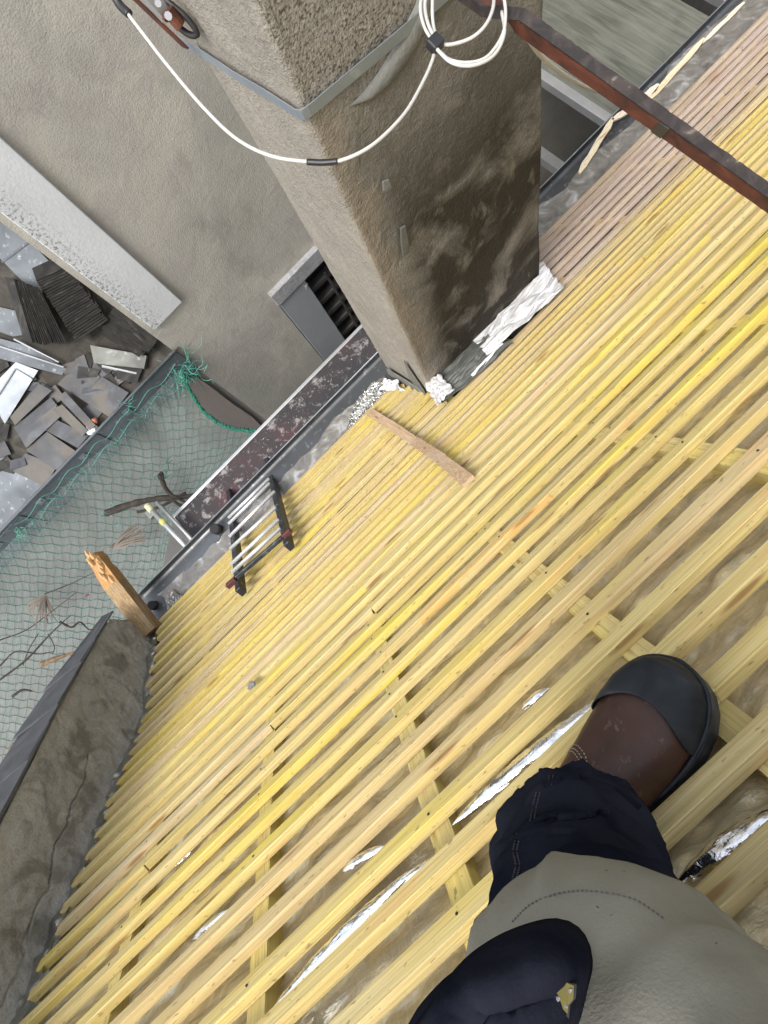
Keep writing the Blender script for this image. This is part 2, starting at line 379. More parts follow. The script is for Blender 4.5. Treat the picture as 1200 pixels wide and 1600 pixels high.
t = NT('black_paint', .5, .2, .4); a = t.noise(20, 5, .5); c = t.ramp(a, [(.4, (.022, .021, .022)), (.68, (.05, .045, .045)), (.76, (.30, .27, .24))]); t.col(c).bump(a, .5, .004); m_blk = t.m
t = NT('ladder_steel', .4, .7, .5); a = t.noise(26, 5, .5); t.col(t.ramp(a, [(.4, (.045, .048, .055)), (.66, (.10, .11, .12)), (.74, (.6, .6, .6))])).bump(a, .3, .003); m_lad = t.m
m_chr = zinc('bright_rung', (.80, .81, .81), .28, (.55, .55, .55), .55)
m_red = NT('dark_red_plastic', .5).col((.085, .022, .024)).m
m_cable = NT('white_cable', .45).col((.50, .49, .46)).m
m_tape = NT('black_tape', .4).col((.018, .018, .02)).m
m_dark = NT('dark_interior', .8).col((.015, .015, .017)).m
m_char = NT('dark_grey_panel', .55).col((.055, .06, .066)).m
m_shut = plaster('grey_shutter_paint', (.30, .318, .33), (.27, .287, .30), .15, 2, 40, None, .15).m
m_lint = plaster('weathered_lintel', (.38, .385, .395), (.28, .285, .295), .6, 9, 40, (.26, .25, .24), .6).m
t = NT('louvre', .6); t.col(t.ramp(t.noise(8, 4), [(.3, (.03, .028, .026)), (.7, (.09, .085, .08))])); m_louv = t.m
m_net = NT('dark_green_twine', .7).col((.035, .12, .095)).m
m_net2 = NT('pale_green_twine', .6).col((.22, .40, .34)).m
m_rope = NT('green_rope', .7).col((.008, .11, .07)).m
m_knot = NT('turquoise_rope', .6).col((.08, .34, .26)).m
t = NT('fine_green_weave', .8); t.col((.25, .29, .275)); a = t.noise(2.2, 4, .5); f = t.noise(120, 2)
al = t.math('MULTIPLY', t.ramp(a, [(.35, .16), (.7, .55)]), t.ramp(f, [(.4, .5), (.6, 1)])); t.L(al, t.b.inputs['Alpha']); m_weave = t.m
t = NT('dry_bark', .9); a = t.noise(1, 5, 1, (20, 20, 60)); t.col(t.ramp(a, [(.35, (.012, .009, .007)), (.7, (.045, .034, .024))])).bump(a, .6, .01); m_bark = t.m
m_frond = NT('dry_palm_leaf', .8).col((.15, .125, .10)).m
t = NT('brown_bark', .9); a = t.noise(1, 5, 1, (20, 20, 60)); t.col(t.ramp(a, [(.35, (.07, .045, .025)), (.7, (.20, .14, .08))])).bump(a, .6, .01); m_bark2 = t.m

# ================================================================== SETTING
g = MB(); g.add([(-400, -400, -9), (400, -400, -9), (400, 400, -9), (-400, 400, -9)], [(0, 1, 2, 3)])
tag(g.build('ground', m_conc), kind='structure')

# -------------------------------------------------- neighbour across the alley
YW = 3.28
nb = empty('rendered_house', (1.5, YW, -9), 'tall house across the alley with a bare beige rendered wall and one window', 'house')
def wallgrid():
    m = MB(); x0, x1 = -.52, 12; wx0, wx1, wz0, wz1 = .335, 1.62, -6.1, -4.40
    for a, b, c, d in ((x0, wx0, -9, 1.5), (wx1, x1, -9, 1.5), (wx0, wx1, -9, wz0), (wx0, wx1, wz1, 1.5)):
        m.add([(a, YW, c), (b, YW, c), (b, YW, d), (a, YW, d)], [(0, 1, 2, 3)])
    # depth of the opening and the flank over the low roof
    m.add([(wx0, YW, wz0), (wx0, YW + .25, wz0), (wx0, YW + .25, wz1), (wx0, YW, wz1)], [(0, 1, 2, 3)])
    m.add([(wx1, YW, wz0), (wx1, YW + .25, wz0), (wx1, YW + .25, wz1), (wx1, YW, wz1)], [(3, 2, 1, 0)])
    m.add([(wx0, YW, wz1), (wx1, YW, wz1), (wx1, YW + .25, wz1), (wx0, YW + .25, wz1)], [(0, 1, 2, 3)])
    m.add([(x0, YW, -9), (x0, YW, 1.5), (x0, YW + 9, 1.5), (x0, YW + 9, -9)], [(0, 1, 2, 3)])
    m.add([(x0, YW, 1.5), (x1, YW, 1.5), (x1, YW + 9, 1.5), (x0, YW + 9, 1.5)], [(0, 1, 2, 3)])
    m.add([(x1, YW, -9), (x1, YW + 9, -9), (x1, YW + 9, 1.5), (x1, YW, 1.5)], [(0, 1, 2, 3)])
    return m
wallgrid().build('wall', m_wall, nb)
m = MB(); m.box(-.475, -.19, YW - .035, YW + .05, -3.59, 1.5)
bevel(m.build('white_corner_band', m_white, nb), .006)
# thin torn edge of pink undercoat low on the wall
pk = [atY(x, y, YW - .004) for x, y in [(286, 578), (300, 585), (318, 596), (338, 611), (352, 622), (368, 634), (395, 652), (410, 668), (395, 690), (360, 700), (310, 680), (285, 620)]]
prism('bare_undercoat_patch', pk, (0, -1, 0), .003, plaster('pink_undercoat', (.335, .288, .262), (.31, .272, .25), .2, 3, 50, None, .2).m, nb)
win = MB(); win.box(.325, 1.63, YW - .05, YW + .03, -4.40, -4.235)
wl = bevel(win.build('window', m_lint, nb), .008); wl['label'] = 'weathered pale lintel over a dark louvred opening'
def sub(mb, name, mat): return mb.build(name, mat, wl)
b = MB(); b.box(.345, .64, YW - .03, YW, -6.08, -4.405); bevel(sub(b, 'shutter', m_shut), .004)
b = MB(); b.tube([(.615, YW - .035, -4.47), (.615, YW - .05, -4.47)], .014, 10); b.tube([(.60, YW - .05, -4.49), (.635, YW - .05, -4.45)], .006, 6); sub(b, 'shutter_catch', m_alu)
b = MB(); b.box(.64, 1.615, YW + .2, YW + .24, -6.1, -4.4); sub(b, 'dark_room', m_dark)
for k in range(7):
    z = -4.46 - k * .22
    b = MB(); b.frame_box((.65, YW + .03, z), (.95, 0, 0), (0, .10, -.05), (0, .004, .02)); b.frame_box((.65, YW + .02, z - .03), (.95, 0, 0), (0, .018, 0), (0, 0, .05)); sub(b, 'louvre', m_louv)
for k in range(3):
    x = .83 + k * .26; b = MB(); b.bar((x, YW + .01, -4.6), (x, YW + .01, -6.05), (0, 1, 0), .022, .012); sub(b, 'window_bar', m_louv)

# -------------------------------------------------- low building with zinc eaves, to the left of it
P15 = math.radians(15); n3 = np.array([0, -math.sin(P15), math.cos(P15)]); d3 = float(n3 @ np.array([0, 3.27, -3.92]))
def lr(x, y, e=0): return hit(x, y, n3, d3 + e)
def lrz(Y): return -3.92 + (Y - 3.27) * math.tan(P15)
lb = empty('low_outbuilding', (-3, YW, -9), 'low outbuilding with a dirty flat roof and zinc fascia beside the white corner band', 'outbuilding')
b = MB(); b.add([(-9, YW + .02, -9), (-.52, YW + .02, -9), (-.52, YW + .02, -4.0), (-9, YW + .02, -4.0)], [(0, 1, 2, 3)])
b.add([(-9, YW + .02, -9), (-9, YW + 9, -9), (-9, YW + 9, -1.6), (-9, YW + .02, -4)], [(3, 2, 1, 0)])
b.build('wall', m_low, lb)
t = NT('dirty_roof_bed', .9); a = t.noise(7, 8, .8, rough=.65); t.col(t.ramp(a, [(.35, (.022, .020, .016)), (.6, (.055, .050, .040)), (.75, (.11, .10, .085))])).bump(a, .6, .01)
b = MB(); b.add([(-9, 3.27, lrz(3.27)), (-.47, 3.27, lrz(3.27)), (-.47, 11, lrz(11)), (-9, 11, lrz(11))], [(0, 1, 2, 3)]); b.build('roof', t.m, lb)
b = MB(); b.box(-9, -.505, 3.245, 3.262, -4.232, -3.885); bevel(b.build('zinc_fascia', m_zincl, lb), .004)
b = MB(); b.tube([(-9, 3.24, -3.875), (-.505, 3.24, -3.875)], .013, 8); b.build('gutter_rim', m_zinc, lb, True)
for x in (-1.12, -1.62, -2.12, -2.62):
    b = MB(); b.box(x - .03, x + .03, 3.235, 3.245, -4.0, -3.94); b.tube([(x, 3.238, -3.97), (x, 3.225, -3.97)], .012, 8); b.build('fascia_clip', m_zinc, lb)
for k in range(3):
    b = MB(); x = -1.4 - .9 * k; b.box(x, x + .004, 3.238, 3.245, -4.23, -3.89); b.build('fascia_seam', m_zincd, lb)
# slate courses on the upper part of that roof, each slate a piece
random.seed(3)
for r in range(5):
    for k in range(6):
        Yb = 4.75 + r * .17; x = -1.35 - k * .23 + (r % 2) * .11
        c0 = np.array([x, Yb, lrz(Yb) + .012 + .004]); ax = np.array([-.222, 0, 0]); ay = np.array([0, .26, .26 * math.tan(P15) - .012])
        b = MB(); b.frame_box(c0 + rng.uniform(-.004, .004, 3), ax, ay, n3 * .006); b.build('slate', m_slated, lb)
b = MB(); b.frame_box(np.array([-.72, 4.3, lrz(4.3) + .012]), (-.26, 0, 0), (0, 1.6, 1.6 * math.tan(P15)), n3 * .008); b.build('zinc_valley', m_zincl, lb)
for yy in (4.62, 5.0): b = MB(); b.frame_box(np.array([-.70, yy, lrz(yy) + .021]), (-.29, .05, .012), (0, .02, .004), n3 * .006); b.build('valley_seam', m_zincd, lb)

def slab_px(name, px, th, mat, label, cat, group=None, e=0.0, tilt=None):
    P = [lr(x, y, e) for x, y in px]
    if tilt: P = [p + n3 * dz for p, dz in zip(P, tilt)]
    nn = np.cross(P[1] - P[0], P[2] - P[0]); nn /= np.linalg.norm(nn)
    if nn @ n3 < 0: nn = -nn
    o = prism(name, P, nn, th, mat, rough=.003); tag(o, label, cat, group); return o
# fanned stacks of old slates: each slate is its own object
def fan(name, a0, a1, b0, b1, n, mat, label, group, e0=.02, lift=.10, th=.006):
    """slates leaning on each other: near edge runs a0->a1 at the start and b0->b1 at the end (pixels on the low roof)"""
    A0, A1, B0, B1 = [lr(*q, e0) for q in (a0, a1, b0, b1)]
    for k in range(n):
        t_ = k / (n - 1); p, q = A0 + (B0 - A0) * t_, A1 + (B1 - A1) * t_
        j = rng.uniform(-.012, .012, 2); d = (q - p) / np.linalg.norm(q - p); side = np.cross(d, n3)
        prog = (B0 - A0) / np.linalg.norm(B0 - A0)
        lean = n3 * lift * .8 + prog * .15
        p = p + d * j[0]; q = q + d * j[1]
        V = [v + n3 * (lift + .02) for v in (p, q, q - lean, p - lean)]
        nn = np.cross(V[1] - V[0], V[2] - V[0]); nn /= np.linalg.norm(nn)
        o = prism(name, V, nn, th, mat, rough=.002)
        tag(o, label, 'slate', group)
fan('old_slate', (72, 448), (120, 426), (134, 540), (180, 508), 26, m_slated, 'dark old slate in the long leaning row beside the white corner band', 'slates in the long leaning row by the white band')
fan('old_slate', (41, 447), (70, 545), (80, 462), (120, 545), 16, m_slated, 'dark old slate standing on edge in the row left of the long one', 'slates standing on edge left of the long row', lift=.13)
fan('old_slate', (186, 480), (247, 546), (166, 528), (226, 562), 12, m_slated, 'blackish old slate in the row jammed under the end of the white corner band', 'slates jammed under the white band', lift=.06)
slab_px('grey_slab', [(144, 541), (232, 557), (228, 577), (150, 569)], .03, m_lead, 'long grey slab with ridges lying left of the gutter end', 'slab', e=.03)
slab_px('slate', [(91, 601), (128, 562), (158, 590), (124, 622)], .007, m_slate, 'large blue-grey slate with a worn left corner below the long slate row', 'slate', e=.02)
slab_px('slate', [(124, 622), (159, 588), (202, 614), (172, 652)], .007, m_slate, 'blue-grey slate with ochre streak touching the gutter rim', 'slate', e=.028)
slab_px('slate', [(128, 562), (150, 556), (176, 588), (160, 592)], .007, m_slate, 'plain dark slate above the two large blue-grey ones', 'slate', e=.012)
slab_px('slate', [(128, 640), (146, 628), (164, 640), (146, 662)], .006, m_slate, 'small blue slate poking out by the rubble lump', 'slate', e=.01)
slab_px('slate', [(21, 736), (40, 708), (90, 728), (70, 760)], .007, m_slate, 'dark grey slate lowest in the heap, its corner on the gutter rim', 'slate', e=.02)
slab_px('slate', [(42, 704), (74, 674), (120, 706), (92, 736)], .007, m_slate, 'brown-streaked slate lying over the lowest one of the heap', 'slate', e=.03)
slab_px('slate', [(70, 672), (84, 654), (140, 680), (122, 700)], .007, m_slate, 'narrow black slate on the right side of the heap', 'slate', e=.04)
k = 0
for (q0, q1, q2, q3), nm in [(((22, 668), (80, 622), (92, 636), (36, 690)), 'long dark slate strip crossing the top of the heap'), (((30, 680), (88, 634), (98, 648), (42, 700)), 'second long slate strip from the top of the heap'),
                       (((16, 652), (62, 600), (82, 610), (24, 664)), 'grey slate strip lying beside the grey clipped sheet'), (((84, 640), (98, 632), (138, 672), (130, 682)), 'thin slate strip running down the right of the heap'),
                       (((90, 620), (102, 612), (150, 664), (140, 672)), 'thin outermost slate strip right of the heap')]:
    slab_px('slate', [q0, q1, q2, q3], .007, m_slate, nm, 'slate', e=.045 + .008 * k); k += 1
random.seed(31); g9 = np.random.RandomState(77)
for k_ in range(34):
    cx_ = g9.uniform(0, 205); cy_ = 560 + g9.uniform(0, 1) * max(20, (815 - cx_) - 575); 
    if cx_ + cy_ > 808 or cy_ < 545: continue
    a_ = g9.uniform(0, 3.14); L_, W_ = g9.uniform(20, 40), g9.uniform(14, 24); ca, sa = math.cos(a_), math.sin(a_)
    px = [(cx_ + u_ * L_ * ca - v_ * W_ * sa, cy_ + u_ * L_ * sa + v_ * W_ * ca) for u_, v_ in ((-.5, -.5), (.5, -.5 + g9.uniform(0, .2)), (.5 - g9.uniform(0, .25), .5), (-.5, .5 - g9.uniform(0, .3)))]
    slab_px('slate_fragment', px, .006, m_slated if k_ % 3 else m_slate, 'dark broken slate fragment littering the low roof around the heap', 'slate', 'broken slate fragments on the low roof', e=.004 + .003 * (k_ % 5), tilt=[g9.uniform(0, .02) for _ in range(4)])
o = slab_px('zinc_offcut', [(2, 652), (-14, 606), (26, 566), (60, 580), (8, 662)], .006, m_zinc, 'grey metal sheet with a raised rim and clips beside the slate heap', 'metal sheet', e=.035)
b = MB(); b.tube([lr(-6, 622, .05), lr(24, 576, .05), lr(50, 592, .05)], .006, 6); b.build('raised_rim', m_alu, o)
slab_px('zinc_sheet', [(-20, 690), (0, 700), (28, 728), (70, 762), (0, 842), (-40, 860)], .004, m_zincl, 'large shiny zinc sheet in the corner below the slate heap', 'zinc sheet', e=.012)
slab_px('zinc_strip', [(-30, 474), (0, 480), (44, 491), (58, 520), (20, 526), (-30, 508)], .004, m_zincl, 'wide pale zinc strip ending beside the slates on edge', 'zinc strip', e=.015)
slab_px('zinc_strip', [(-30, 520), (40, 540), (104, 576), (98, 586), (-30, 552)], .004, m_zincl, 'pale zinc strip with a cut end pointing at the large slate', 'zinc strip', e=.03)
for i, (p, q, lab) in enumerate([((-10, 538), (100, 574), 'thin bright zinc rod on the lower zinc strip'), ((22, 530), (92, 566), 'shorter zinc rod lying across the two strips')]):
    b = MB(); b.tube([lr(*p, .05), lr((p[0] + q[0]) / 2, (p[1] + q[1]) / 2, .055), lr(*q, .05)], .007, 6); tag(b.build('zinc_rod', m_alu), lab, 'metal rod')
b = MB(); b.tube([lr(160, 572, .03), lr(214, 584, .03)], .012, 6); tag(b.build('pale_metal_tube', m_alu), 'short pale tube under the ridged grey slab', 'tube')
# rubble lump: brick fragment in white mortar
def blob(name, c, r, mat, seed, parent=None, amp=.25, sub_=3, sq=(1, 1, 1)):
    import bmesh
    bm = bmesh.new(); bmesh.ops.create_icosphere(bm, subdivisions=sub_, radius=1)
    P = np.array([v.co[:] for v in bm.verts]); P = P * (1 + amp * fbm(P, 1.7, seed, 3))[:, None] * np.array(sq) * r + np.array(c)
    Fc = [[v.index for v in f.verts] for f in bm.faces]; bm.free(); return mk(name, P, Fc, mat, parent, False)
rb = tag(blob('rubble_lump', lr(144, 672, .03), .045, m_white, 5, amp=.4), 'small white mortar lump with a red brick fragment on the gutter rim', 'rubble')
blob('brick_fragment', lr(148, 657, .06), .022, NT('brick', .9).col((.36, .13, .07)).m, 9, rb, .35)

# ================================================================== OUR BUILDING
hb = MB(); hb.add([(-1.95, 1.5, -9), (14, 1.5, -9), (14, 1.5, -3.55), (-1.95, 1.5, -3.55)], [(3, 2, 1, 0)])
hb.add([(-1.95, 1.5, -9), (-1.95, 1.5, -3.2), (-1.95, -6, -3.2), (-1.95, -6, -9)], [(3, 2, 1, 0)])
tag(hb.build('house_wall', m_low), 'rendered wall of the house under the stripped roof', 'wall')

roof = empty('stripped_roof', (0, 1.5, -3.4), 'steep stripped roof slope covered with rows of yellow sawn battens', 'roof')
PIT = .0985; BW, BT = .0335, .0222
def verge(u):
    us = [0, 1.4, 1.9, 2.34, 2.86, 3.1, 3.3, 3.5, 3.8]; xs = [-1.70, -1.69, -1.70, -1.70, -1.70, -1.70, -1.69, -1.68, -1.66]
    return float(np.interp(u, us, xs))
def batten(x0, x1, u_hi, mat, lift=0.0, bow=0.0, wdt=BW, tck=BT, split0=False):
    """u_hi = position of the uphill edge; runs x0..x1"""
    n = max(3, int((x1 - x0) / .16)); sd_ = random.randint(0, 9999); xs = np.linspace(x0, x1, n)
    q = np.stack([xs, np.full(n, u_hi * 3.1), np.zeros(n)], -1)
    du = vn(q, 1.6, sd_) * .0028 + bow * np.sin(np.linspace(0, math.pi, n)); dn = vn(q, 2.2, sd_ + 1) * .0010 + lift
    dw = vn(q, 5, sd_ + 2) * .0012; tw = vn(q, .8, sd_ + 3) * .03 + random.uniform(-.02, .02)
    V = []
    ch = .0016
    prof = [(0, -tck), (0, -ch), (ch, 0), (wdt - ch, 0), (wdt, -ch), (wdt, -tck)]
    for i in range(n):
        for a, b_ in prof:
            a2 = a + (dw[i] if a > wdt / 2 else -dw[i]); b2 = b_ + (a - wdt / 2) * tw[i]
            ee = random.uniform(-.0006, .0006)
            V.append(roofpt(xs[i], u_hi + a2 + du[i] + ee, b2 + dn[i]))
    K = 6; Fc = []
    for i in range(n - 1):
        for k_ in range(K):
            k2 = (k_ + 1) % K; Fc.append((i * K + k_, (i + 1) * K + k_, (i + 1) * K + k2, i * K + k2))
    Fc.append(tuple(range(K))); Fc.append(tuple((n - 1) * K + k_ for k_ in range(K))[::-1])
    # ends a little ragged
    V = np.array(V); V[:K, 0] += rng.uniform(-.006, .006, K); V[-K:, 0] += rng.uniform(-.006, .006, K)
    return mk('batten', V, Fc, mat, roof)
random.seed(21)
RAFT = [-1.267, -.769, -.33, .103, .501, .90, 1.33, 1.76, 2.2, 2.65, 3.1, 3.6, 4.1, 4.7]
NB = int((UB + UE - .345) / PIT)
rows = [.445 + PIT * k_ for k_ in range(-9, 34)]
cnt = 0
for r_i, u in enumerate(rows):
    if u + BW > UB + UE: break
    jit = random.uniform(-.003, .003) if u < UB else random.uniform(-.002, .002)
    Ymid = roofpt(0, u + BW)[1]; zl = roofpt(0, u)[2]
    x0 = verge(u) + random.uniform(-.02, .02); x1 = 5.6
    if u < .3: x0, x1 = -1.7, 2.2
    segs = []
    cuts = []
    if Ymid > 1.035:
        segs = [(x0, .445 - (Ymid - 1.03) * .02 + random.uniform(-.012, .012), 'L'), (1.245 + random.uniform(-.015, .012) + (0.03 if Ymid > 1.2 else 0), x1, 'R')]
    else: segs = [(x0, x1, 'F')]
    for a, b_, side in segs:
        js = sorted(random.sample(RAFT, random.choice([0, 1, 1, 2])) if r_i not in (16, 17) else [])
        if .04 < abs(u - 1.33) < .3: js = [j for j in js if j < 0]
        pts = [a] + [j for j in js if a + .25 < j < b_ - .25] + [b_]
        for p, q in zip(pts[:-1], pts[1:]):
            rr = random.random()
            mt = m_yel if rr < .72 else m_yel2
            if side == 'R' and u > UB + .02: mt = m_pink if rr < .97 else m_yel2
            batten(p + .0012, q - .0012, u + jit, mt, random.uniform(0, .0012) + (.0022 if u > UB else 0), random.uniform(-.002, .002), wdt=BW + ((-.004 if side == 'R' else .002) if u > UB else random.uniform(-.0015, .0012)), tck=BT + ((0 if side == 'R' else .003) if u > UB else 0)); cnt += 1
# one orange stick laid along a gap, as in the middle of the slope
batten(-.21, .25, 1.424, m_ora, .001, .004, .020, .018)
# counter battens under the battens
for i, X in enumerate(RAFT):
    V = []; us = list(np.linspace(-.6, UB, 12)) + list(np.linspace(UB + .01, UB + UE - .02, 5)); dx = rng.uniform(-.004, .004, len(us))
    for j, u in enumerate(us):
        for a, e in ((-.0215, -BT), (-.0215, -BT - .04), (.0215, -BT - .04), (.0215, -BT)):
            V.append(roofpt(X - .021 + a + dx[j], u, e - .0006))
    n = len(us); Fc = [(j * 4 + k_, j * 4 + (k_ + 1) % 4, (j + 1) * 4 + (k_ + 1) % 4, (j + 1) * 4 + k_) for j in range(n - 1) for k_ in range(4)]
    Fc += [(0, 3, 2, 1), tuple((n - 1) * 4 + k_ for k_ in range(4))]
    mk('counter_batten', V, Fc, m_counter, roof)
# nails at crossings near the phone
nm = MB()
for u in rows[5:22]:
    for X in RAFT[:5]:
        if random.random() < .5: continue
        p = roofpt(X - .021 + random.uniform(-.008, .008), u + BW * random.uniform(.35, .65), .0008); nm.tube([p, p + (n1 if u < UB else n2) * .0012], .0026, 6)
o = nm.build('nail_heads', m_blk, roof); o['kind'] = 'stuff'
# puffed reflective membrane
def membf(U, V):
    X = -1.72 + U * 4.6; u = -.4 + V * (UB + .4); P3 = np.stack([X, u, X * 0], -1)
    dx = np.min(np.abs(X[..., None] - (np.array(RAFT) - .021)), -1); bul = np.clip((dx - .02) / .16, 0, 1) ** .7
    e = -BT - .040 + bul * (.013 + .012 * vn(P3, 3.1, 4)) + .016 * (crease(X, u, 7, 9, 5) - .5) + .007 * vn(P3 * [1, 2.5, 1], 26, 8) + .010 * np.abs(vn(P3 * [1, 4, 1], 8, 12))
    e = np.minimum(e, -BT - .004)
    return np.stack([X, (-H + e) * n1[1] + u * s1[1], (-H + e) * n1[2] + u * s1[2]], -1)
sheet('reflective_membrane', 520, 400, membf, m_memb, roof)
def membl(U, V):
    X = -1.74 + U * 7.4; u = V * (UE - .02); e = -BT - .035 + .004 * vn(np.stack([X, u, X * 0], -1), 12, 3)
    return np.stack([X, PB[1] + e * n2[1] + u * s2[1], PB[2] + e * n2[2] + u * s2[2]], -1)
sheet('lower_membrane', 120, 30, membl, m_film, roof)
b = MB(); pa = [roofpt(2.85, u, -.06) for u in (-.6, UB)]; pb = [roofpt(6, u, -.06) for u in (-.6, UB)]
b.add([pa[0], pb[0], pb[1], pa[1]], [(0, 1, 2, 3)]); b.build('far_membrane', m_memb, roof)
# ridges of foil squeezed up between battens
def bulge(p, q, rad, seed, e=.0, mat=m_foils):
    A = up(*p, e); B = up(*q, e); n = 44; k_ = 18; L = np.linalg.norm(B - A)
    d = (B - A) / L; side = np.cross(n1, d)
    U, V = np.meshgrid(np.linspace(0, 1, n), np.linspace(0, math.pi, k_))
    rr = rad * np.sin(U * math.pi) ** .6 * (1 + .25 * (crease(U * L * 9, V * .35, 5, 2.6, seed) - .5)) * (1 + .12 * vn(np.stack([U * L * 70, V * 4, U * 0], -1), 1, seed))
    P = A + (B - A) * U[..., None] + side * (np.cos(V) * rr * 1.15)[..., None] + n1 * (np.sin(V) * rr)[..., None]
    i = np.arange(n * k_).reshape(k_, n); Fc = np.stack([i[:-1, :-1], i[:-1, 1:], i[1:, 1:], i[1:, :-1]], -1).reshape(-1, 4)
    mk('foil_bulge', P.reshape(-1, 3), Fc.tolist(), mat, roof, True)
bulge((706, 1290), (985, 1062), .015, 3, -.022)
bulge((425, 1578), (655, 1352), .014, 5, -.022)
bulge((535, 1362), (600, 1322), .010, 6, -.024)
bulge((1056, 1385), (1225, 1262), .013, 8, -.024)
bulge((590, 1412), (690, 1335), .009, 18, -.026)
bulge((213, 1262), (262, 1222), .008, 9, -.022)

def vergef(U, V):
    u = 1.2 + U * 2.45; X = -1.765 + V * .085; e = -.016 + .022 * crease(u, X, 9, 26, 71) + .012 * vn(np.stack([u, X, X * 0], -1), 30, 4)
    hi = u > UB; a = -H + e; Y = np.where(hi, PB[1] + e * n2[1] + (u - UB) * s2[1], a * n1[1] + u * s1[1]); Z = np.where(hi, PB[2] + e * n2[2] + (u - UB) * s2[2], a * n1[2] + u * s1[2])
    return np.stack([X, Y, Z], -1)
sheet('verge_foil', 320, 10, vergef, m_foil2, roof)
bulge((395, 1180), (455, 1130), .010, 40, -.030, m_foils if 0 % 3 else m_foil2)
bulge((250, 1370), (300, 1330), .010, 41, -.030, m_foils if 1 % 3 else m_foil2)
bulge((640, 1165), (676, 1130), .010, 42, -.030, m_foils if 2 % 3 else m_foil2)
bulge((300, 1470), (360, 1420), .010, 43, -.030, m_foils if 3 % 3 else m_foil2)
bulge((815, 1110), (860, 1075), .010, 44, -.030, m_foils if 4 % 3 else m_foil2)
bulge((770, 1200), (800, 1172), .010, 45, -.030, m_foils if 5 % 3 else m_foil2)
bulge((1150, 690), (1190, 655), .010, 46, -.030, m_foils if 6 % 3 else m_foil2)
bulge((1010, 640), (1060, 590), .010, 47, -.030, m_foils if 7 % 3 else m_foil2)
bulge((590, 1290), (640, 1250), .010, 48, -.030, m_foils if 8 % 3 else m_foil2)
bulge((1120, 1540), (1200, 1480), .010, 49, -.030, m_foils if 9 % 3 else m_foil2)
# gable upstand at the left verge, with slate coping
gb = empty('gable_parapet', (-1.85, 1.6, -3.6), 'low cracked cement parapet along the left edge of the batten roof', 'parapet')
Yt = np.array([-.9, 0, .704, .775, 1.098, 1.40, 1.61]); Zt = np.array([.55, -.80, -1.82, -1.915, -2.346, -2.78, -3.09])
def par(U, V):
    Y = -.9 + U * 2.53; top = np.interp(Y, Yt, Zt); bot = np.where(Y < PB[1], (-H - .849 * Y) / .528, PB[2] - (Y - PB[1]) * math.tan(PH)) - .12
    z = bot + (top - bot) * V; P3 = np.stack([Y * 0 - 1.752, Y, z], -1)
    P3[..., 0] += .010 * fbm(P3, 4, 3, 4) + .004 * vn(P3, 40, 8)
    # crack
    cy = 1.0 - (z + 2.2) * -.0; d = np.abs((z - (-1.98 - (Y - .55) * 1.28 + .03 * vn(P3, 9, 5) + .012 * vn(P3, 30, 6))) * .62)
    P3[..., 0] -= .014 * np.clip(1 - d / .004, 0, 1) * (Y < .86)
    return P3
sheet('cement_face', 420, 130, par, m_cem, gb)
b = MB(); ys = np.linspace(-.9, 1.62, 12); pv = []
for y in ys:
    zt = float(np.interp(y, Yt, Zt)); pv += [(-1.765, y, zt), (-1.95, y, zt - .01), (-1.95, y, -6), (-1.765, y, -6)]
b.add(pv, [(i * 4 + k_, i * 4 + (k_ + 1) % 4, (i + 1) * 4 + (k_ + 1) % 4, (i + 1) * 4 + k_) for i in range(11) for k_ in range(4)] + [(47, 46, 45, 44)])
b.build('wall_core', m_cem, gb)
ycur = 1.70
while ycur > -.8:
    ln = .36; y0, y1 = ycur, ycur - ln; z0, z1 = [float(np.interp(v, Yt, Zt)) for v in (y0, y1)]
    if y0 > 1.61: z0 = -3.09 - (y0 - 1.61) * 1.45
    inr = -1.735 if y0 < 1.5 else -1.755
    xo = -1.95 if y0 < 1.66 else -1.80
    V = [(inr + random.uniform(-.006, .006), y0, z0 + .008), (xo, y0, z0 + .058), (-1.95, y1, z1 + .078), (inr + random.uniform(-.012, .01), y1, z1 + .024)]
    o = prism('coping_slate', V, (0.1, .75, .65), .009, m_cop, gb, rough=.004); ycur -= ln * .62

# zinc gutter sheet at the eave + film + outlets
gt = empty('eave_gutter', (0, 1.6, -3.5), 'grey zinc gutter sheet along the eave, partly covered by film', 'gutter')
E0 = roofpt(0, UB + UE)
def gut(U, V):
    X = -1.74 + U * 9; yy = np.interp(V, [0, .75, .8, 1], [E0[1] - .06, 1.80, 1.81, 1.815]); zz = np.interp(V, [0, .75, .8, 1], [E0[2] - .035, -3.545, -3.54, -3.50])
    P = np.stack([X, yy, zz], -1); P[..., 2] += .003 * vn(P, 2.5, 2); P[..., 1] += .004 * vn(P, 3, 4) * V; return P
sheet('zinc_sheet', 200, 14, gut, m_zincd, gt, thick=.002)
b = MB(); b.tube([(-1.74, 1.817, -3.5), (7, 1.817, -3.5)], .005, 6); b.build('rolled_edge', m_zinc, gt, True)
for x, y, r_ in ((335, 826, .034), (236, 946, .030)):
    p = atZ(x, y, -3.47); b = MB(); b.tube([p - [0, 0, .09], p], r_, 20); q = b.build('outlet_pipe', m_blk, gt, True)
    b = MB(); b.tube([p + [0, 0, .0005], p + [0, 0, .001]], r_ * .86, 20); b.build('pipe_mouth', m_dark, q)
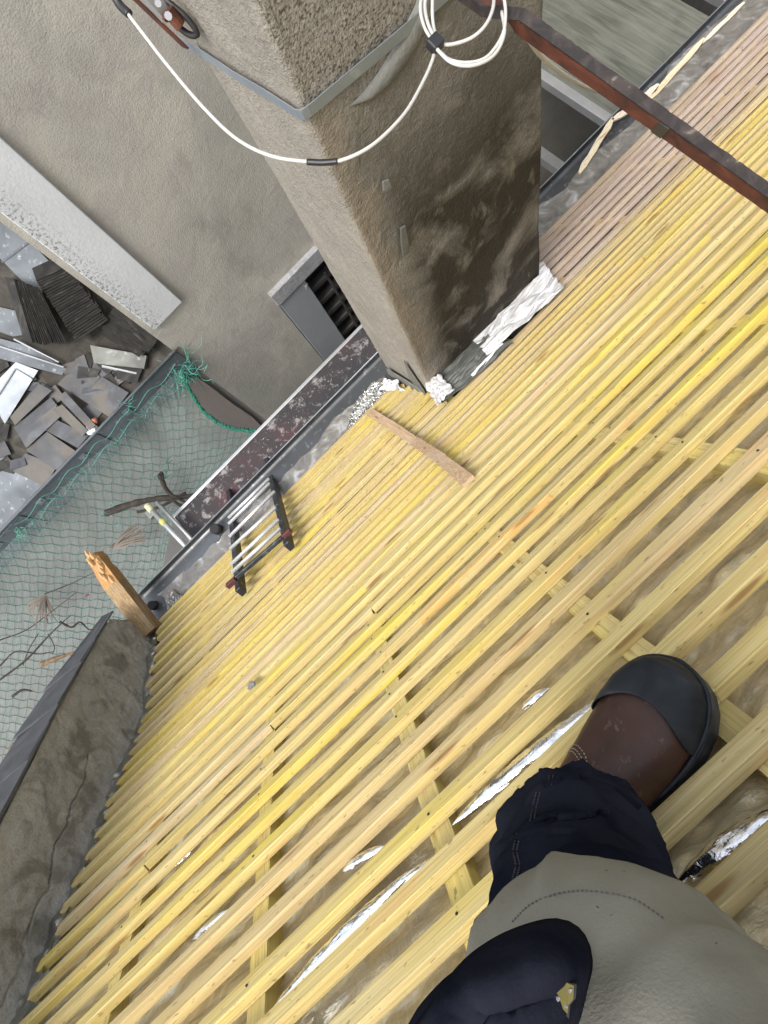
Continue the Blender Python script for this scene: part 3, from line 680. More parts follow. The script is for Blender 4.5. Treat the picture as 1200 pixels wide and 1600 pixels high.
def filmpiece(name, a, c_, w0, w1, mat, seed, label, parent=gt, z0=.008, amp=.02):
    """crumpled sheet on the eave between X=a and X=c_"""
    def f(U, V):
        X = a + (c_ - a) * U; base = np.interp(V, [0, 1], [E0[1] - .05, 0]) * 0
        env = np.clip(np.minimum(U, 1 - U) / .22, 0, 1) ** .6 * (.72 + .45 * vn(np.stack([X * 1.0, X * 0, X * 0], -1), 11, seed)) if 'foil' in name else 1 + .25 * vn(np.stack([X, X * 0, X * 0], -1), 4, seed)
        Y = w0 + (w1 - w0) * V * env + .01 * vn(np.stack([X, V, X * 0], -1), 18, seed) * V; X = X + .03 * vn(np.stack([X, V * .3, X * 0], -1), 9, seed + 2)
        z = np.interp(Y, [E0[1] - .06, 1.80], [E0[2] - .035, -3.545]) + z0 + amp * (crease(X, Y, 8, 14, seed)) * (.4 + .6 * V) + (amp * .18 * np.random.RandomState(seed).uniform(-1, 1, X.shape) if 'foil' in name else 0)
        return np.stack([X, Y, z], -1)
    o = sheet(name, 90, 14, f, mat, parent, smooth='film' in name); o['label'] = label; return o
filmpiece('plastic_film', -1.60, .40, 1.52, 1.70, m_film, 31, 'crumpled grey film on the eave left of the chimney')
filmpiece('plastic_film', 1.30, 6.5, 1.50, 1.735, m_film, 33, 'brownish film on the eave right of the chimney')
filmpiece('torn_foil', .02, .40, 1.55, 1.71, m_foil2, 35, 'shiny torn foil beside the chimney', amp=.03, z0=.02)
filmpiece('torn_foil', -1.60, -1.46, 1.53, 1.68, m_foil2, 37, 'silver foil by the outlet pipe', amp=.03, z0=.02)
filmpiece('torn_foil', 1.28, 1.42, 1.60, 1.78, m_foil, 39, 'bright foil at the chimney corner', amp=.03, z0=.01)
# pale laths lying along the outer edge right of the chimney
for i, (p, q, th_, lab) in enumerate([((905, 272), (958, 186), .018, 'short pale lath nearest the chimney along the eave edge'), ((958, 190), (1030, 134), .020, 'splintered pale lath under the rusty bar'),
                                  ((1012, 160), (1100, 62), .016, 'middle pale lath with a frayed end along the eave edge'), ((1098, 68), (1162, 6), .012, 'farthest pale lath along the eave edge')]):
    A = atZ(*p, -3.50); B = atZ(*q, -3.50); L = [A + (B - A) * k_ / 7 + np.array([0, (.002 if i != 1 else .006) * math.sin(k_ * 1.9 + i), .0]) for k_ in range(8)]
    b = MB(); V = []; 
    for k_, pnt in enumerate(L):
        wv = th_ * (1 + .12 * math.sin(k_ * 2.3 + i)) * (.45 if k_ in (0, 7) else 1)
        V += [pnt + [0, -wv, 0], pnt + [0, wv, 0], pnt + [0, wv, .012], pnt + [0, -wv, .012]]
    Fc = [(j * 4 + k_, j * 4 + (k_ + 1) % 4, (j + 1) * 4 + (k_ + 1) % 4, (j + 1) * 4 + k_) for j in range(7) for k_ in range(4)] + [(0, 3, 2, 1), (28, 29, 30, 31)]
    b.add(V, Fc); tag(b.build('loose_lath', m_lath), lab, 'lath')

# ================================================================== CHIMNEY
CX0, CX1, CY0, CY1, CZT = .459, 1.27, 1.198, 1.715, -1.18
ch = empty('chimney', (.86, 1.45, -3.6), 'massive rendered chimney shaft with dark stains standing at the eave', 'chimney')
def cvd(P):
    d = np.stack([fbm(P, 3.5, 1, 3), fbm(P, 3.5, 5, 3), fbm(P, 3.5, 9, 3)], -1) * .0035 + np.stack([vn(P, 60, 2), vn(P, 60, 6), vn(P, 60, 7)], -1) * .0018
    return P + d
def ctop(X, Y): return CZT - .20 * (Y - CY0) - .12 * (X - CX0)
CTOP = -.30
RC = .022
def ring(U, loops):
    """walk along a list of corner points (X,Y) with rounded joints"""
    P = np.array(loops, float); seg = np.linalg.norm(np.diff(P, axis=0), axis=1); cum = np.concatenate([[0], np.cumsum(seg)]); q = U * cum[-1]
    return np.interp(q, cum, P[:, 0]), np.interp(q, cum, P[:, 1])
def arc(cx, cy, a0, a1, n=6): return [(cx + RC * math.cos(math.radians(a)), cy + RC * math.sin(math.radians(a))) for a in np.linspace(a0, a1, n)]
def cvd2(P, n_):
    big = fbm(P, 3.5, 1, 3) * .0045; fine_ = vn(P, 70, 2) * .0009 + vn(P, 140, 6) * .0008 - .0045 * np.clip(vn(P, 38, 9) - .55, 0, 1)
    return P + n_ * (big + fine_)[..., None]
def cface(name, loops, nu, nv, mat, nrm, z0=-3.9):
    def f(U, V):
        X, Y = ring(U, loops); P = np.stack([X, Y, z0 + V * (CTOP - z0)], -1)
        cn = P - np.array([.865, 1.456, 0]); cn[..., 2] = 0; cn[..., 0] /= .405; cn[..., 1] /= .26; m_ = np.maximum(np.abs(cn[..., 0]), np.abs(cn[..., 1])); n_ = np.stack([np.where(np.abs(cn[..., 0]) > m_ * .93, np.sign(cn[..., 0]), 0), np.where(np.abs(cn[..., 1]) > m_ * .93, np.sign(cn[..., 1]), 0), cn[..., 0] * 0], -1)
        n_ /= np.linalg.norm(n_, axis=-1)[..., None] + 1e-9
        return cvd2(P, n_)
    return sheet(name, nu, nv, f, mat, ch, origin=(.86, 1.45, -2.4))
a_fl = arc(CX0 + RC, CY0 + RC, 180, 270); a_fr = arc(CX1 - RC, CY0 + RC, 270, 360)
cface('front_face', a_fl[3:] + a_fr[:4], 200, 560, m_stain, (0, -1, 0))
cface('side_face', [(CX0, CY1)] + a_fl[:4], 130, 560, m_tan, (-1, 0, 0))
cface('side_face', a_fr[3:] + [(CX1, CY1)], 40, 200, m_tan, (1, 0, 0))
cface('rear_face', [(CX1, CY1), (CX0, CY1)], 40, 120, m_tan, (0, 1, 0))
b = MB(); b.box(CX0 - .02, CX1 + .02, CY0 - .02, CY1 + .02, CTOP - .01, CTOP + .05); bevel(b.build('mortar_cap', m_top, ch), .01)
# crescent of grey mortar trowelled under the strap
def cres(U, V):
    cx = [(548, 168), (575, 150), (600, 125), (625, 90), (645, 55), (660, 20), (668, -20)]
    wv = [2, 16, 26, 32, 34, 30, 26]
    q = U * 6; i = np.clip(q.astype(int), 0, 5); f_ = q - i
    cx = np.array(cx, float); wv = np.array(wv, float)
    c_ = cx[i] * (1 - f_)[..., None] + cx[i + 1] * f_[..., None]; w_ = wv[i] * (1 - f_) + wv[i + 1] * f_
    off = (V * 2 - 1) * w_ / 2; x = c_[..., 0] - off * .62 * 1.0 + 0; y = c_[..., 1] - off * .78
    D = np.stack([x - 600, y - 800, np.full_like(x, FPX)], -1) @ M; P = D * ((CY0 - .004) / D[..., 1])[..., None]
    P[..., 1] -= .012 * np.clip(1 - (V * 2 - 1) ** 2, 0, 1) ** .6 * np.clip(U * 6, 0, 1) - .004 + .003 * vn(P, 30, 4); return P
o = sheet('mortar_smear', 60, 14, cres, m_patch, ch); o['label'] = 'curved ridge of smooth grey mortar under the strap'
def patch(px, fnY, th, mat, name, nrm, label=None):
    o = prism(name, [fnY(x, y) for x, y in px], nrm, th, mat, ch)
    if label: o['label'] = label
    return bevel(o, .004, 2)
# crescent of grey mortar trowelled under the strap
def cres(U, V):
    cx = [(548, 168), (575, 150), (600, 125), (625, 90), (645, 55), (660, 20), (668, -20)]
    wv = [2, 16, 26, 32, 34, 30, 26]
    q = U * 6; i = np.clip(q.astype(int), 0, 5); f_ = q - i
    cx = np.array(cx, float); wv = np.array(wv, float)
    c_ = cx[i] * (1 - f_)[..., None] + cx[i + 1] * f_[..., None]; w_ = wv[i] * (1 - f_) + wv[i + 1] * f_
    off = (V * 2 - 1) * w_ / 2; x = c_[..., 0] - off * .62 * 1.0 + 0; y = c_[..., 1] - off * .78
    D = np.stack([x - 600, y - 800, np.full_like(x, FPX)], -1) @ M; P = D * ((CY0 - .006) / D[..., 1])[..., None]
    P[..., 1] -= .016 * np.clip(1 - (V * 2 - 1) ** 2, 0, 1) ** .6 * np.clip(U * 6, 0, 1) - .004; return P
o = sheet('mortar_smear', 60, 14, cres, m_patch, ch); o['label'] = 'curved ridge of smooth grey mortar under the strap'
patch([(632, 562), (640, 575), (664, 610), (670, 622), (655, 606), (640, 590)], lambda x, y: atX(x, y, CX0 - .010), .008, m_patch, 'mortar_chip', (-1, 0, 0), 'pale mortar triangle at the foot of the left face')
patch([(605, 575), (622, 585), (650, 602), (672, 622), (655, 618), (628, 606), (612, 592)], lambda x, y: atX(x, y, CX0 - .016), .010, m_patch, 'mortar_fillet', (-1, 0, 0))
patch([(624, 355), (632, 350), (637, 375), (636, 396), (628, 399), (625, 380)], lambda x, y: atY(x, y, CY0 - .012), .008, m_lead, 'mortar_drip', (0, -1, 0))
patch([(596, 282), (606, 278), (612, 292), (602, 300), (597, 296)], lambda x, y: atY(x, y, CY0 - .010), .007, m_patch, 'mortar_drip', (0, -1, 0))

# galvanised strap round the top with its tensioner
st = empty('chimney_strap', (.46, 1.2, -1.2), 'blue-grey galvanised strap round the rendered chimney shaft with a rusty tensioner', 'strap')
def band(P, nrm, ht=.030, name='band'):
    V = []; 
    for p, n_ in zip(P, nrm):
        p = np.array(p); n_ = np.array(n_, float); V += [p, p + n_ * .003, p + n_ * .003 - [0, 0, ht], p - [0, 0, ht]]
    n = len(P); Fc = [(j * 4 + k_, j * 4 + (k_ + 1) % 4, (j + 1) * 4 + (k_ + 1) % 4, (j + 1) * 4 + k_) for j in range(n - 1) for k_ in range(4)] + [(0, 3, 2, 1), tuple((n - 1) * 4 + k_ for k_ in range(4))]
    return mk(name, V, Fc, m_galv, st)
def sz(X, Y): return ctop(X, Y) + .012
o_ = .010
pts = [(CX1, CY0 - o_), (1.0, CY0 - o_), (.75, CY0 - o_ - .002), (.52, CY0 - o_), (CX0 + .012, CY0 - o_), (CX0 - .004, CY0 - .006), (CX0 - o_, CY0 + .012), (CX0 - o_, 1.35), (CX0 - o_ - .002, 1.5), (CX0 - o_, 1.66), (CX0 - o_ - .004, 1.86)]
nr = [(0, -1, 0)] * 4 + [(-.3, -.95, 0), (-.7, -.7, 0), (-.95, -.3, 0)] + [(-1, 0, 0)] * 4
band([(x, y, sz(x, y) + rng.uniform(-.002, .002)) for x, y in pts], nr)
# tensioner: rusty angle plate, bolts, black clamp
b = MB(); A = dep(196, -16, 1.52); B = dep(290, 74, 1.66)
b.bar(A, B, (-1, 0, 0), .045, .006); b.build('rusty_plate', m_rust, st)
b = MB(); b.bar(dep(222, -22, 1.46), dep(262, 22, 1.52), (0, 0, 1), .050, .016); bevel(b.build('clamp_plate', m_alu, st), .003)
b = MB(); b.tube([dep(262, 16, 1.50), dep(282, 40, 1.53)], .016, 12); b.tube([dep(258, 24, 1.47), dep(262, 27, 1.47)], .012, 6); b.build('tension_bolt', m_rust, st)
b = MB(); b.tube([dep(246, 4, 1.46), dep(247, 5, 1.44)], .008, 8); b.tube([dep(262, 24, 1.46), dep(263, 25, 1.44)], .009, 8); b.build('bolt_head', m_alu, st)
b = MB(); b.tube(spline([dep(250, -8, 1.5), dep(290, 26, 1.52), dep(308, 52, 1.55), dep(296, 54, 1.56), dep(276, 40, 1.55)], 5), .008, 6); b.build('clamp_bow', m_blk, st, True)

# crumpled foil and lead at the foot of the chimney
def apron(name, px, mat, seed, amp, label, cat, nu=34, nv=12):
    a, b_, c_, d_ = [fl(*q, e) for q, e in px]
    def f(U, V):
        P = bil(a, b_, c_, d_, U, V); ed = np.minimum(np.minimum(U, 1 - U), np.minimum(V, 1 - V)); h_ = crease(P[..., 0], P[..., 1] * 1.6, 8, 11, seed) + .16 * np.random.RandomState(seed).uniform(-1, 1, P.shape[:2])
        P = P + n2 * (amp * h_)[..., None]; P[..., 0] += .012 * vn(P, 30, seed); P[..., 1] += .008 * vn(P, 30, seed + 3); return P
    return tag(sheet(name, nu, nv, f, mat, smooth=False), label, cat)
apron('crumpled_foil', [((768, 562), .0), ((738, 532), .03), ((852, 414), .03), ((886, 460), .0)], m_foil, 51, .055, 'bright crumpled foil flashing at the right foot of the chimney', 'foil')
apron('lead_apron', [((696, 636), .0), ((672, 606), .03), ((752, 522), .03), ((806, 540), .0)], m_lead, 53, .035, 'dark folded lead apron between the two foil pieces at the chimney foot', 'lead sheet')
apron('crumpled_foil', [((688, 640), .02), ((668, 606), .05), ((692, 588), .05), ((712, 614), .02)], m_foil, 55, .035, 'small crumpled foil scrap at the near corner of the chimney', 'foil', 16, 12)
apron('crumpled_foil', [((586, 612), .0), ((578, 592), .02), ((622, 596), .02), ((632, 612), .0)], m_foil, 57, .025, 'silver foil scrap tucked against the left face of the chimney', 'foil', 40, 24)
apron('crumpled_foil', [((742, 590), .006), ((738, 584), .015), ((786, 536), .02), ((790, 542), .006)], m_foil, 59, .012, 'narrow foil sliver lying on the dark lead apron', 'foil', 40, 10)

# ================================================================== RUSTY STAY BAR (crosses in front of the chimney)
A = dep(745, -6, 1.24); B = dep(1200, 318, 1.28); d = (B - A); A2 = A - d * .22
tt = 1.0
while (n1 @ (A + d * tt)) + H > .02 and tt < 6: tt += .02
B2 = A + d * tt
bar = empty('stay_bar', B2, 'rusty flat steel stay bar slanting from the chimney across the battens', 'steel bar')
b = MB(); tn = d / np.linalg.norm(d)
def stay(lo, hi, n, s0, mat, name, wd, th, twist=None):
    V = []
    for i in range(n):
        f_ = lo + (hi - lo) * i / (n - 1); p = A + d * f_
        viewd = -p / np.linalg.norm(p); sv = np.array([.0, .0, 1.]); sv = sv - tn * (sv @ tn); sv /= np.linalg.norm(sv); rv = np.cross(tn, sv)
        tw = s0 + (twist(f_) if twist else 0); u_ = math.cos(tw) * sv + math.sin(tw) * rv; v_ = -math.sin(tw) * sv + math.cos(tw) * rv
        j = rng.uniform(-.0008, .0008, 4)
        V += [p - u_ * (wd / 2 + j[0]) - v_ * th / 2, p + u_ * (wd / 2 + j[1]) - v_ * th / 2, p + u_ * (wd / 2 + j[2]) + v_ * th / 2, p - u_ * (wd / 2 + j[3]) + v_ * th / 2]
    Fc = [(j * 4 + k_, j * 4 + (k_ + 1) % 4, (j + 1) * 4 + (k_ + 1) % 4, (j + 1) * 4 + k_) for j in range(n - 1) for k_ in range(4)] + [(0, 3, 2, 1), tuple((n - 1) * 4 + k_ for k_ in range(4))]
    return mk(name, V, Fc, mat, bar)
tw = lambda f_: 1.25 * max(0, min(1, (.14 - f_) / .10))
stay(-.22, tt, 120, .25, m_rust, 'red_oxide_web', .050, .008, tw)
# black upper leg of the angle, on the side away from the phone
V = []; n = 110
for i in range(n):
    f_ = -.22 + (tt + .22) * i / (n - 1); p = A + d * f_; sv = np.array([0., 0, 1.]); sv = sv - tn * (sv @ tn); sv /= np.linalg.norm(sv); rv = np.cross(tn, sv)
    tw_ = .25 + tw(f_); u_ = math.cos(tw_) * sv + math.sin(tw_) * rv; v_ = -math.sin(tw_) * sv + math.cos(tw_) * rv
    if not V: sg_ = 1.0 if ((math.cos(.25) * rv - math.sin(.25) * sv) @ np.array([0, 1., 0])) > 0 else -1.0
    v_ = v_ * sg_
    c_ = p + u_ * .023; j = rng.uniform(-.001, .001, 2)
    V += [c_ - v_ * .004, c_ + v_ * (.019 + j[0]), c_ + v_ * (.019 + j[1]) + u_ * .005, c_ - v_ * .004 + u_ * .005]
Fc = [(j * 4 + k_, j * 4 + (k_ + 1) % 4, (j + 1) * 4 + (k_ + 1) % 4, (j + 1) * 4 + k_) for j in range(n - 1) for k_ in range(4)] + [(0, 3, 2, 1), tuple((n - 1) * 4 + k_ for k_ in range(4))]
t = NT('black_scale', .75, .1, .3); a = t.noise(30, 5, .5); t.col(t.ramp(a, [(.45, (.028, .024, .024)), (.66, (.055, .045, .042)), (.74, (.22, .19, .16))])).bump(a, .5, .003)
mk('black_flange', V, Fc, t.m, bar)
p = A + d * .625; stay(.610, .645, 3, .25, m_tape, 'tape_wrap', .050, .013)

# ================================================================== WHITE CABLE
cb = empty('white_cable', (.4, 1.1, -1.3), 'thin white cable with black joints hanging in a loose coil on the chimney', 'cable')
def cab(px, r=.0034, mat=m_cable, name='cable_run', n=9):
    b = MB(); b.tube(spline([dep(*q) for q in px], n), r, 8); return b.build(name, mat, cb, True)
cab([(188, 6, 1.15), (218, 45, 1.15), (262, 102, 1.15), (318, 168, 1.14), (370, 217, 1.13), (425, 244, 1.12), (487, 253, 1.11), (528, 252, 1.10), (580, 228, 1.10), (630, 180, 1.12), (660, 130, 1.15), (677, 90, 1.17), (679, 68, 1.18)])
cab([(480, 253, 1.11), (505, 254, 1.105), (528, 252, 1.10)], .0055, m_tape, 'tape_joint')
cab([(172, -20, 1.14), (186, 6, 1.15), (202, 22, 1.15)], .008, m_tape, 'black_sleeve')
cab([(679, 68, 1.18), (664, 44, 1.19), (657, 15, 1.2), (660, -20, 1.21)])
cab([(684, 66, 1.17), (670, 40, 1.18), (664, 10, 1.2), (668, -20, 1.21)])
cab([(682, 62, 1.19), (676, 30, 1.19), (676, -20, 1.2)])
cab([(680, 62, 1.17), (700, 70, 1.17), (735, 60, 1.17), (758, 40, 1.17), (770, 14, 1.18), (772, -10, 1.2)])
cab([(680, 70, 1.18), (700, 92, 1.18), (732, 98, 1.18), (762, 88, 1.18), (785, 55, 1.18), (790, 20, 1.19), (786, -12, 1.2)])
cab([(680, 74, 1.16), (706, 98, 1.16), (740, 102, 1.16), (772, 86, 1.17), (788, 52, 1.18), (784, 18, 1.2)])
cab([(802, 24, 1.22), (822, 56, 1.3), (850, 92, 1.5), (884, 118, 1.8), (920, 138, 2.3), (958, 150, 2.9), (985, 152, 3.3)], .006)
b = MB(); b.bar(dep(672, 76, 1.165), dep(688, 60, 1.165), M[2], .026, .022); bevel(b.build('tape_wrap', m_tape, cb), .004)

# ================================================================== SCAFFOLD
dk = empty('scaffold_deck', (0, 2, -3.95), 'dark maroon scaffold deck with paint spatter and aluminium edges beside the eave', 'scaffold deck')
b = MB(); b.box(-1.33, 1.30, 1.68, 2.245, -3.915, -3.902); b.build('deck_board', m_deck, dk)
for nme, bx in (('edge_rail', (-1.36, 1.33, 2.245, 2.270, -3.96, -3.892)), ('edge_rail', (-1.36, 1.33, 1.655, 1.68, -3.96, -3.892)), ('end_rail', (-1.36, -1.335, 1.68, 2.245, -3.96, -3.892)), ('end_rail', (1.305, 1.33, 1.68, 2.245, -3.96, -3.892))):
    b = MB(); b.box(*bx); bevel(b.build(nme, m_alu, dk), .003)
dk = empty('scaffold_deck', (3.3, 2.4, -3.95), 'grey-green plywood scaffold deck right of the chimney', 'scaffold deck')
b = MB(); b.box(2.80, 3.72, 1.99, 3.18, -3.918, -3.905); b.build('deck_board', m_ply, dk)
b = MB(); b.box(2.735, 2.80, 1.96, 3.20, -3.95, -3.88); bevel(b.build('end_rail', m_alu, dk), .004)
b = MB(); b.box(3.84, 3.93, 1.96, 3.2, -3.95, -3.88); bevel(b.build('end_rail', m_alu, dk), .004)
b = MB(); b.box(2.735, 3.93, 1.955, 1.985, -3.955, -3.895); bevel(b.build('edge_rail', m_lead, dk), .004)
b = MB(); b.box(3.95, 5.6, 1.99, 3.18, -3.918, -3.905); b.build('deck_board', m_ply, dk)
# lower lift seen through the gap
dk = empty('lower_scaffold_lift', (1.9, 2.4, -5.6), 'dark lower scaffold lift seen through the gap right of the chimney', 'scaffold')
b = MB(); b.box(1.35, 2.50, 2.1, 3.2, -4.75, -4.71); b.build('dark_panel', m_char, dk)
b = MB(); b.box(2.66, 2.74, 1.95, 2.75, -4.6, -4.52); b.build('cross_bar', m_alu, dk)
b = MB(); b.box(1.35, 5, 1.7, 3.2, -6.2, -6.16); b.build('lower_board', m_char, dk)
b = MB(); b.tube([(2.56, 2.15, -9), (2.56, 2.15, -4.6)], .024, 10); b.build('standard', m_lead, dk, True)
# guardrail bracket with taped end, left of the deck
br = empty('guardrail_bracket', (-1.5, 2.2, -3.9), 'aluminium scaffold guardrail arm with a taped yellow-green end', 'scaffold arm')
P0 = atZ(232, 792, -3.75); P1 = atZ(292, 855, -3.75)
b = MB(); b.tube([P0, P1 + (P1 - P0) * .3], .020, 10); b.tube([P0 + [.055, 0, -.03], P1 + (P1 - P0) * .3 + [.055, 0, -.03]], .014, 8); b.build('arm', m_alu, br, True)
b = MB(); b.tube([P0 - (P1 - P0) * .04, P0 + (P1 - P0) * .10], .025, 12); b.build('taped_end', NT('pale_yellow_tape', .6).col((.50, .50, .30)).m, br, True)
b = MB(); b.tube([P0 + (P1 - P0) * .34, P0 + (P1 - P0) * .44], .0225, 12); b.build('yellow_band', NT('yellow_tape', .6).col((.52, .50, .14)).m, br, True)
b = MB(); Q = P0 + [-.035, .0, -.03]; b.bar(Q, Q + (P1 - P0) * .16, (0, 0, 1), .045, .04); bevel(b.build('hook', m_lead, br), .006)

# ================================================================== LADDER on the eave
ld = empty('roof_ladder', (-.8, 1.4, -3.3), 'short black steel ladder with shiny rungs lying over the eave', 'ladder')
def lz(zx, zy): return (320 + zx / 6.4, 700 + zy / 6.4)
for a, b_ in (((845, 985), (665, 255)), ((362, 1440), (268, 560))):
    p = fl(*lz(*a), .052); q = fl(*lz(*b_), .052); q2 = q + (q - p) * .25
    m = MB(); up_ = n2; m.bar(p, q2, up_, .034, .050); r_ = bevel(m.build('rail', m_lad, ld), .003)
    m = MB(); dd = (q - p) / np.linalg.norm(q - p); m.bar(p - dd * .0006, p + dd * .01, up_, .026, .040); m.build('open_end', m_dark, r_)
for i, (a, b_) in enumerate([((235, 640), (640, 250)), ((240, 758), (650, 350)), ((248, 885), (700, 432)), ((255, 1008), (712, 590)), ((262, 1165), (740, 712)), ((238, 700), (645, 305)), ((276, 1240), (755, 800))]):
    p = fl(*lz(*a), .082); q = fl(*lz(*b_), .082); m = MB(); m.tube([p, q], .0115, 10); m.build('rung', m_chr, ld, True)
p = fl(*lz(290, 1315), .085); q = fl(*lz(775, 895), .085); m = MB(); m.bar(p, q, n2, .022, .022); bevel(m.build('crossbar', m_lad, ld), .002)
for a, b_ in (((225, 1385), (312, 1310)), ((780, 890), (860, 820))):
    p = fl(*lz(*a), .085); q = fl(*lz(*b_), .085); m = MB(); m.bar(p, q, n2, .028, .028); bevel(m.build('red_end_cap', m_red, ld), .003)

# ================================================================== TIMBERS
# chopped wall plate sticking out past the eave at the left corner
tb = empty('timber_beam', (-1.68, 1.5, -3.3), 'sawn timber beam with a hacked orange end sticking out at the left corner', 'timber')
b0 = dep(228, 975, 3.72); b1 = dep(146, 868, 3.80); dv = b1 - b0; dn_ = dv / np.linalg.norm(dv); upv = np.array([0, 0, 1.]); upv -= dn_ * (upv @ dn_); upv /= np.linalg.norm(upv); sv = np.cross(dn_, upv)
V = []; ss = np.linspace(-.12, 1, 14); wd, ht = .105, .10
for i, f_ in enumerate(ss):
    p = b0 + dv * f_; hk = max(0, (f_ - .62) / .38)
    for a, c_ in ((-1, -1), (1, -1), (1, 1), (0, 1.0), (-1, 1)):
        r_ = 1 - hk * random.uniform(.0, .45); V.append(p + sv * a * wd / 2 * (r_ if hk else 1) + upv * c_ * ht / 2 * (r_ if hk else 1))
Fc = [(i * 5 + k_, i * 5 + (k_ + 1) % 5, (i + 1) * 5 + (k_ + 1) % 5, (i + 1) * 5 + k_) for i in range(13) for k_ in range(5)] + [(4, 3, 2, 1, 0), tuple(65 + k_ for k_ in range(5))]
cw = wood('beam_wood', (.36, .27, .17), (.22, .145, .085), (.27, .16, .08), (.50, .42, .32), .4, ax=1)
mi = [1 if i >= 8 * 5 and i < 65 else 0 for i in range(65)] + [0, 1]
mk('beam_body', V, Fc, [cw, wood('hacked_orange_wood', (.46, .28, .13), (.34, .18, .075), (.25, .11, .05), (.56, .40, .24), .5, ax=1)], tb, midx=mi)
# slivers on the hacked end
for k_ in range(9):
    f_ = .58 + .05 * k_; p = b0 + dv * f_ + upv * ht * .45 + sv * random.uniform(-.03, .045)
    q = p + dn_ * .05 + upv * random.uniform(.006, .02); m = MB(); m.tube([p, (p + q) / 2 + upv * .004, q], [.016, .013, .003], 5); m.build('splinter', m_end, tb)
# thin plank lying down the slope
path = np.linspace(3.66, 1.90, 14); V = []
for i, u in enumerate(path):
    f_ = i / 13; nn_ = n2 if u > UB else n1; P_ = roofpt(.175 + .022 * math.sin(f_ * 3) - .012 * f_, u, .004 + .014 * math.sin(f_ * math.pi))
    ux = np.array([1., 0, 0]) * (.024 + .001 * math.sin(i * 2.1)); V += [P_ - ux, P_ + ux, P_ + ux + nn_ * .013, P_ - ux + nn_ * .013]
n = len(path); Fc = [(j * 4 + k_, j * 4 + (k_ + 1) % 4, (j + 1) * 4 + (k_ + 1) % 4, (j + 1) * 4 + k_) for j in range(n - 1) for k_ in range(4)] + [(0, 3, 2, 1), tuple((n - 1) * 4 + k_ for k_ in range(4))]
tag(mk('loose_plank', V, Fc, m_plank), 'short brown plank lying down the slope in front of the chimney', 'plank')
tag(blob('mortar_crumb', roofpt(up(395, 1072)[0], up(395, 1072)[1] * 0 + float(up(395, 1072) @ s1), .006), .012, m_patch, 3, amp=.3, sq=(1.3, 1, .5)), 'small white mortar crumb on the battens', 'mortar crumb')

# ================================================================== NET over the alley
net = empty('debris_net', (-2, 2.5, -4.1), 'green debris net slung across the alley from the zinc fascia to the scaffold', 'net')
def xr(b_): return np.interp(b_, [0, .15, .35, .6, .8, 1], [-.60, -.66, -.70, -.67, -.58, -.46])
def yin(X): return np.interp(X, [-4.6, -3.4, -2.4, -1.9, -1.4, 0], [.9, 1.2, 1.75, 1.9, 2.27, 2.30])
def netP(X, b_):
    X = np.asarray(X, float); b_ = np.asarray(b_, float)
    Y = 3.225 + (yin(X) - 3.225) * b_
    edge = np.clip((xr(b_) - X) / .5, 0, 1)
    z = -4.10 + (-3.97 + 4.10) * b_ - (.08 + .16 * edge) * 4 * b_ * (1 - b_) + .03 * vn(np.stack([X, Y, X * 0], -1), 2.3, 7)
    z = np.where(b_ < .12, z + (0.12 - b_) * .6, z)
    return np.stack([X, Y, z], -1)
def netXY(X, Y):
    b_ = (Y - 3.225) / (yin(X) - 3.225); return netP(X, b_), b_
def family(sgn, sp, rad, mat, name, seed):
    V = []; Fc = []; g_ = np.random.RandomState(seed)
    for c0 in np.arange(-8.5, 4, sp):
        Xs = np.arange(-4.4, -.40, .026); ph_ = g_.uniform(0, 6)
        Ys = c0 + sgn * Xs + .010 * np.sin(Xs * 2 * math.pi / .11 + ph_) + .012 * vn(np.stack([Xs, Xs * 0 + c0, Xs * 0], -1), 4, seed) + g_.uniform(-.006, .006) + (5.0 if sgn > 0 else 0)
        P, b_ = netXY(Xs, Ys); ok = (b_ > -.01) & (b_ < 1.0) & (Xs < xr(np.clip(b_, 0, 1)))
        k0 = None; run = []
        for i in range(len(Xs)):
            if ok[i]: run.append(P[i])
            if (not ok[i] or i == len(Xs) - 1) and run:
                if len(run) > 2:
                    R = np.array(run); base = len(V)
                    T = np.gradient(R, axis=0); T /= np.linalg.norm(T, axis=1)[:, None]; S_ = np.cross(T, [0, 0, 1.]); S_ /= np.linalg.norm(S_, axis=1)[:, None]
                    for p, s_ in zip(R, S_): V += [p + s_ * rad, p - s_ * rad, p + np.array([0, 0, 1.6 * rad])]
                    for j in range(len(R) - 1):
                        for k_ in range(3): Fc.append((base + j * 3 + k_, base + j * 3 + (k_ + 1) % 3, base + (j + 1) * 3 + (k_ + 1) % 3, base + (j + 1) * 3 + k_))
                run = []
    return mk(name, V, Fc, mat, net)
family(-1, .088, .0026, m_net, 'net_mesh', 1); family(1, .100, .0013, m_net, 'net_mesh', 2)
family(1, .047, .0007, m_net2, 'fine_threads', 3)
def weave(U, V):
    b_ = V; X = -4.4 + U * (xr(b_) + 4.4); return netP(X, b_) - np.array([0, 0, .01])
sheet('fine_weave', 90, 40, weave, m_weave, net)
# rope edge
def ropeline(pts, r, mat, name, wob=.004):
    P = np.array(spline(pts, 14)); 
    for s_ in range(3):
        tt_ = np.linspace(0, len(P) * .9, len(P)) + s_ * 2.094; off = np.stack([np.cos(tt_), np.sin(tt_) * .7, np.sin(tt_)], -1) * r * .8 + rng.uniform(-wob, wob, P.shape)
        b = MB(); b.tube(list(P + off), r * .7, 5); b.build(name, mat, net)
bs = np.linspace(0.02, 1, 9); ropeline([netP(xr(q), q) + [0, 0, .01] for q in bs], .011, m_rope, 'edge_rope', .006)
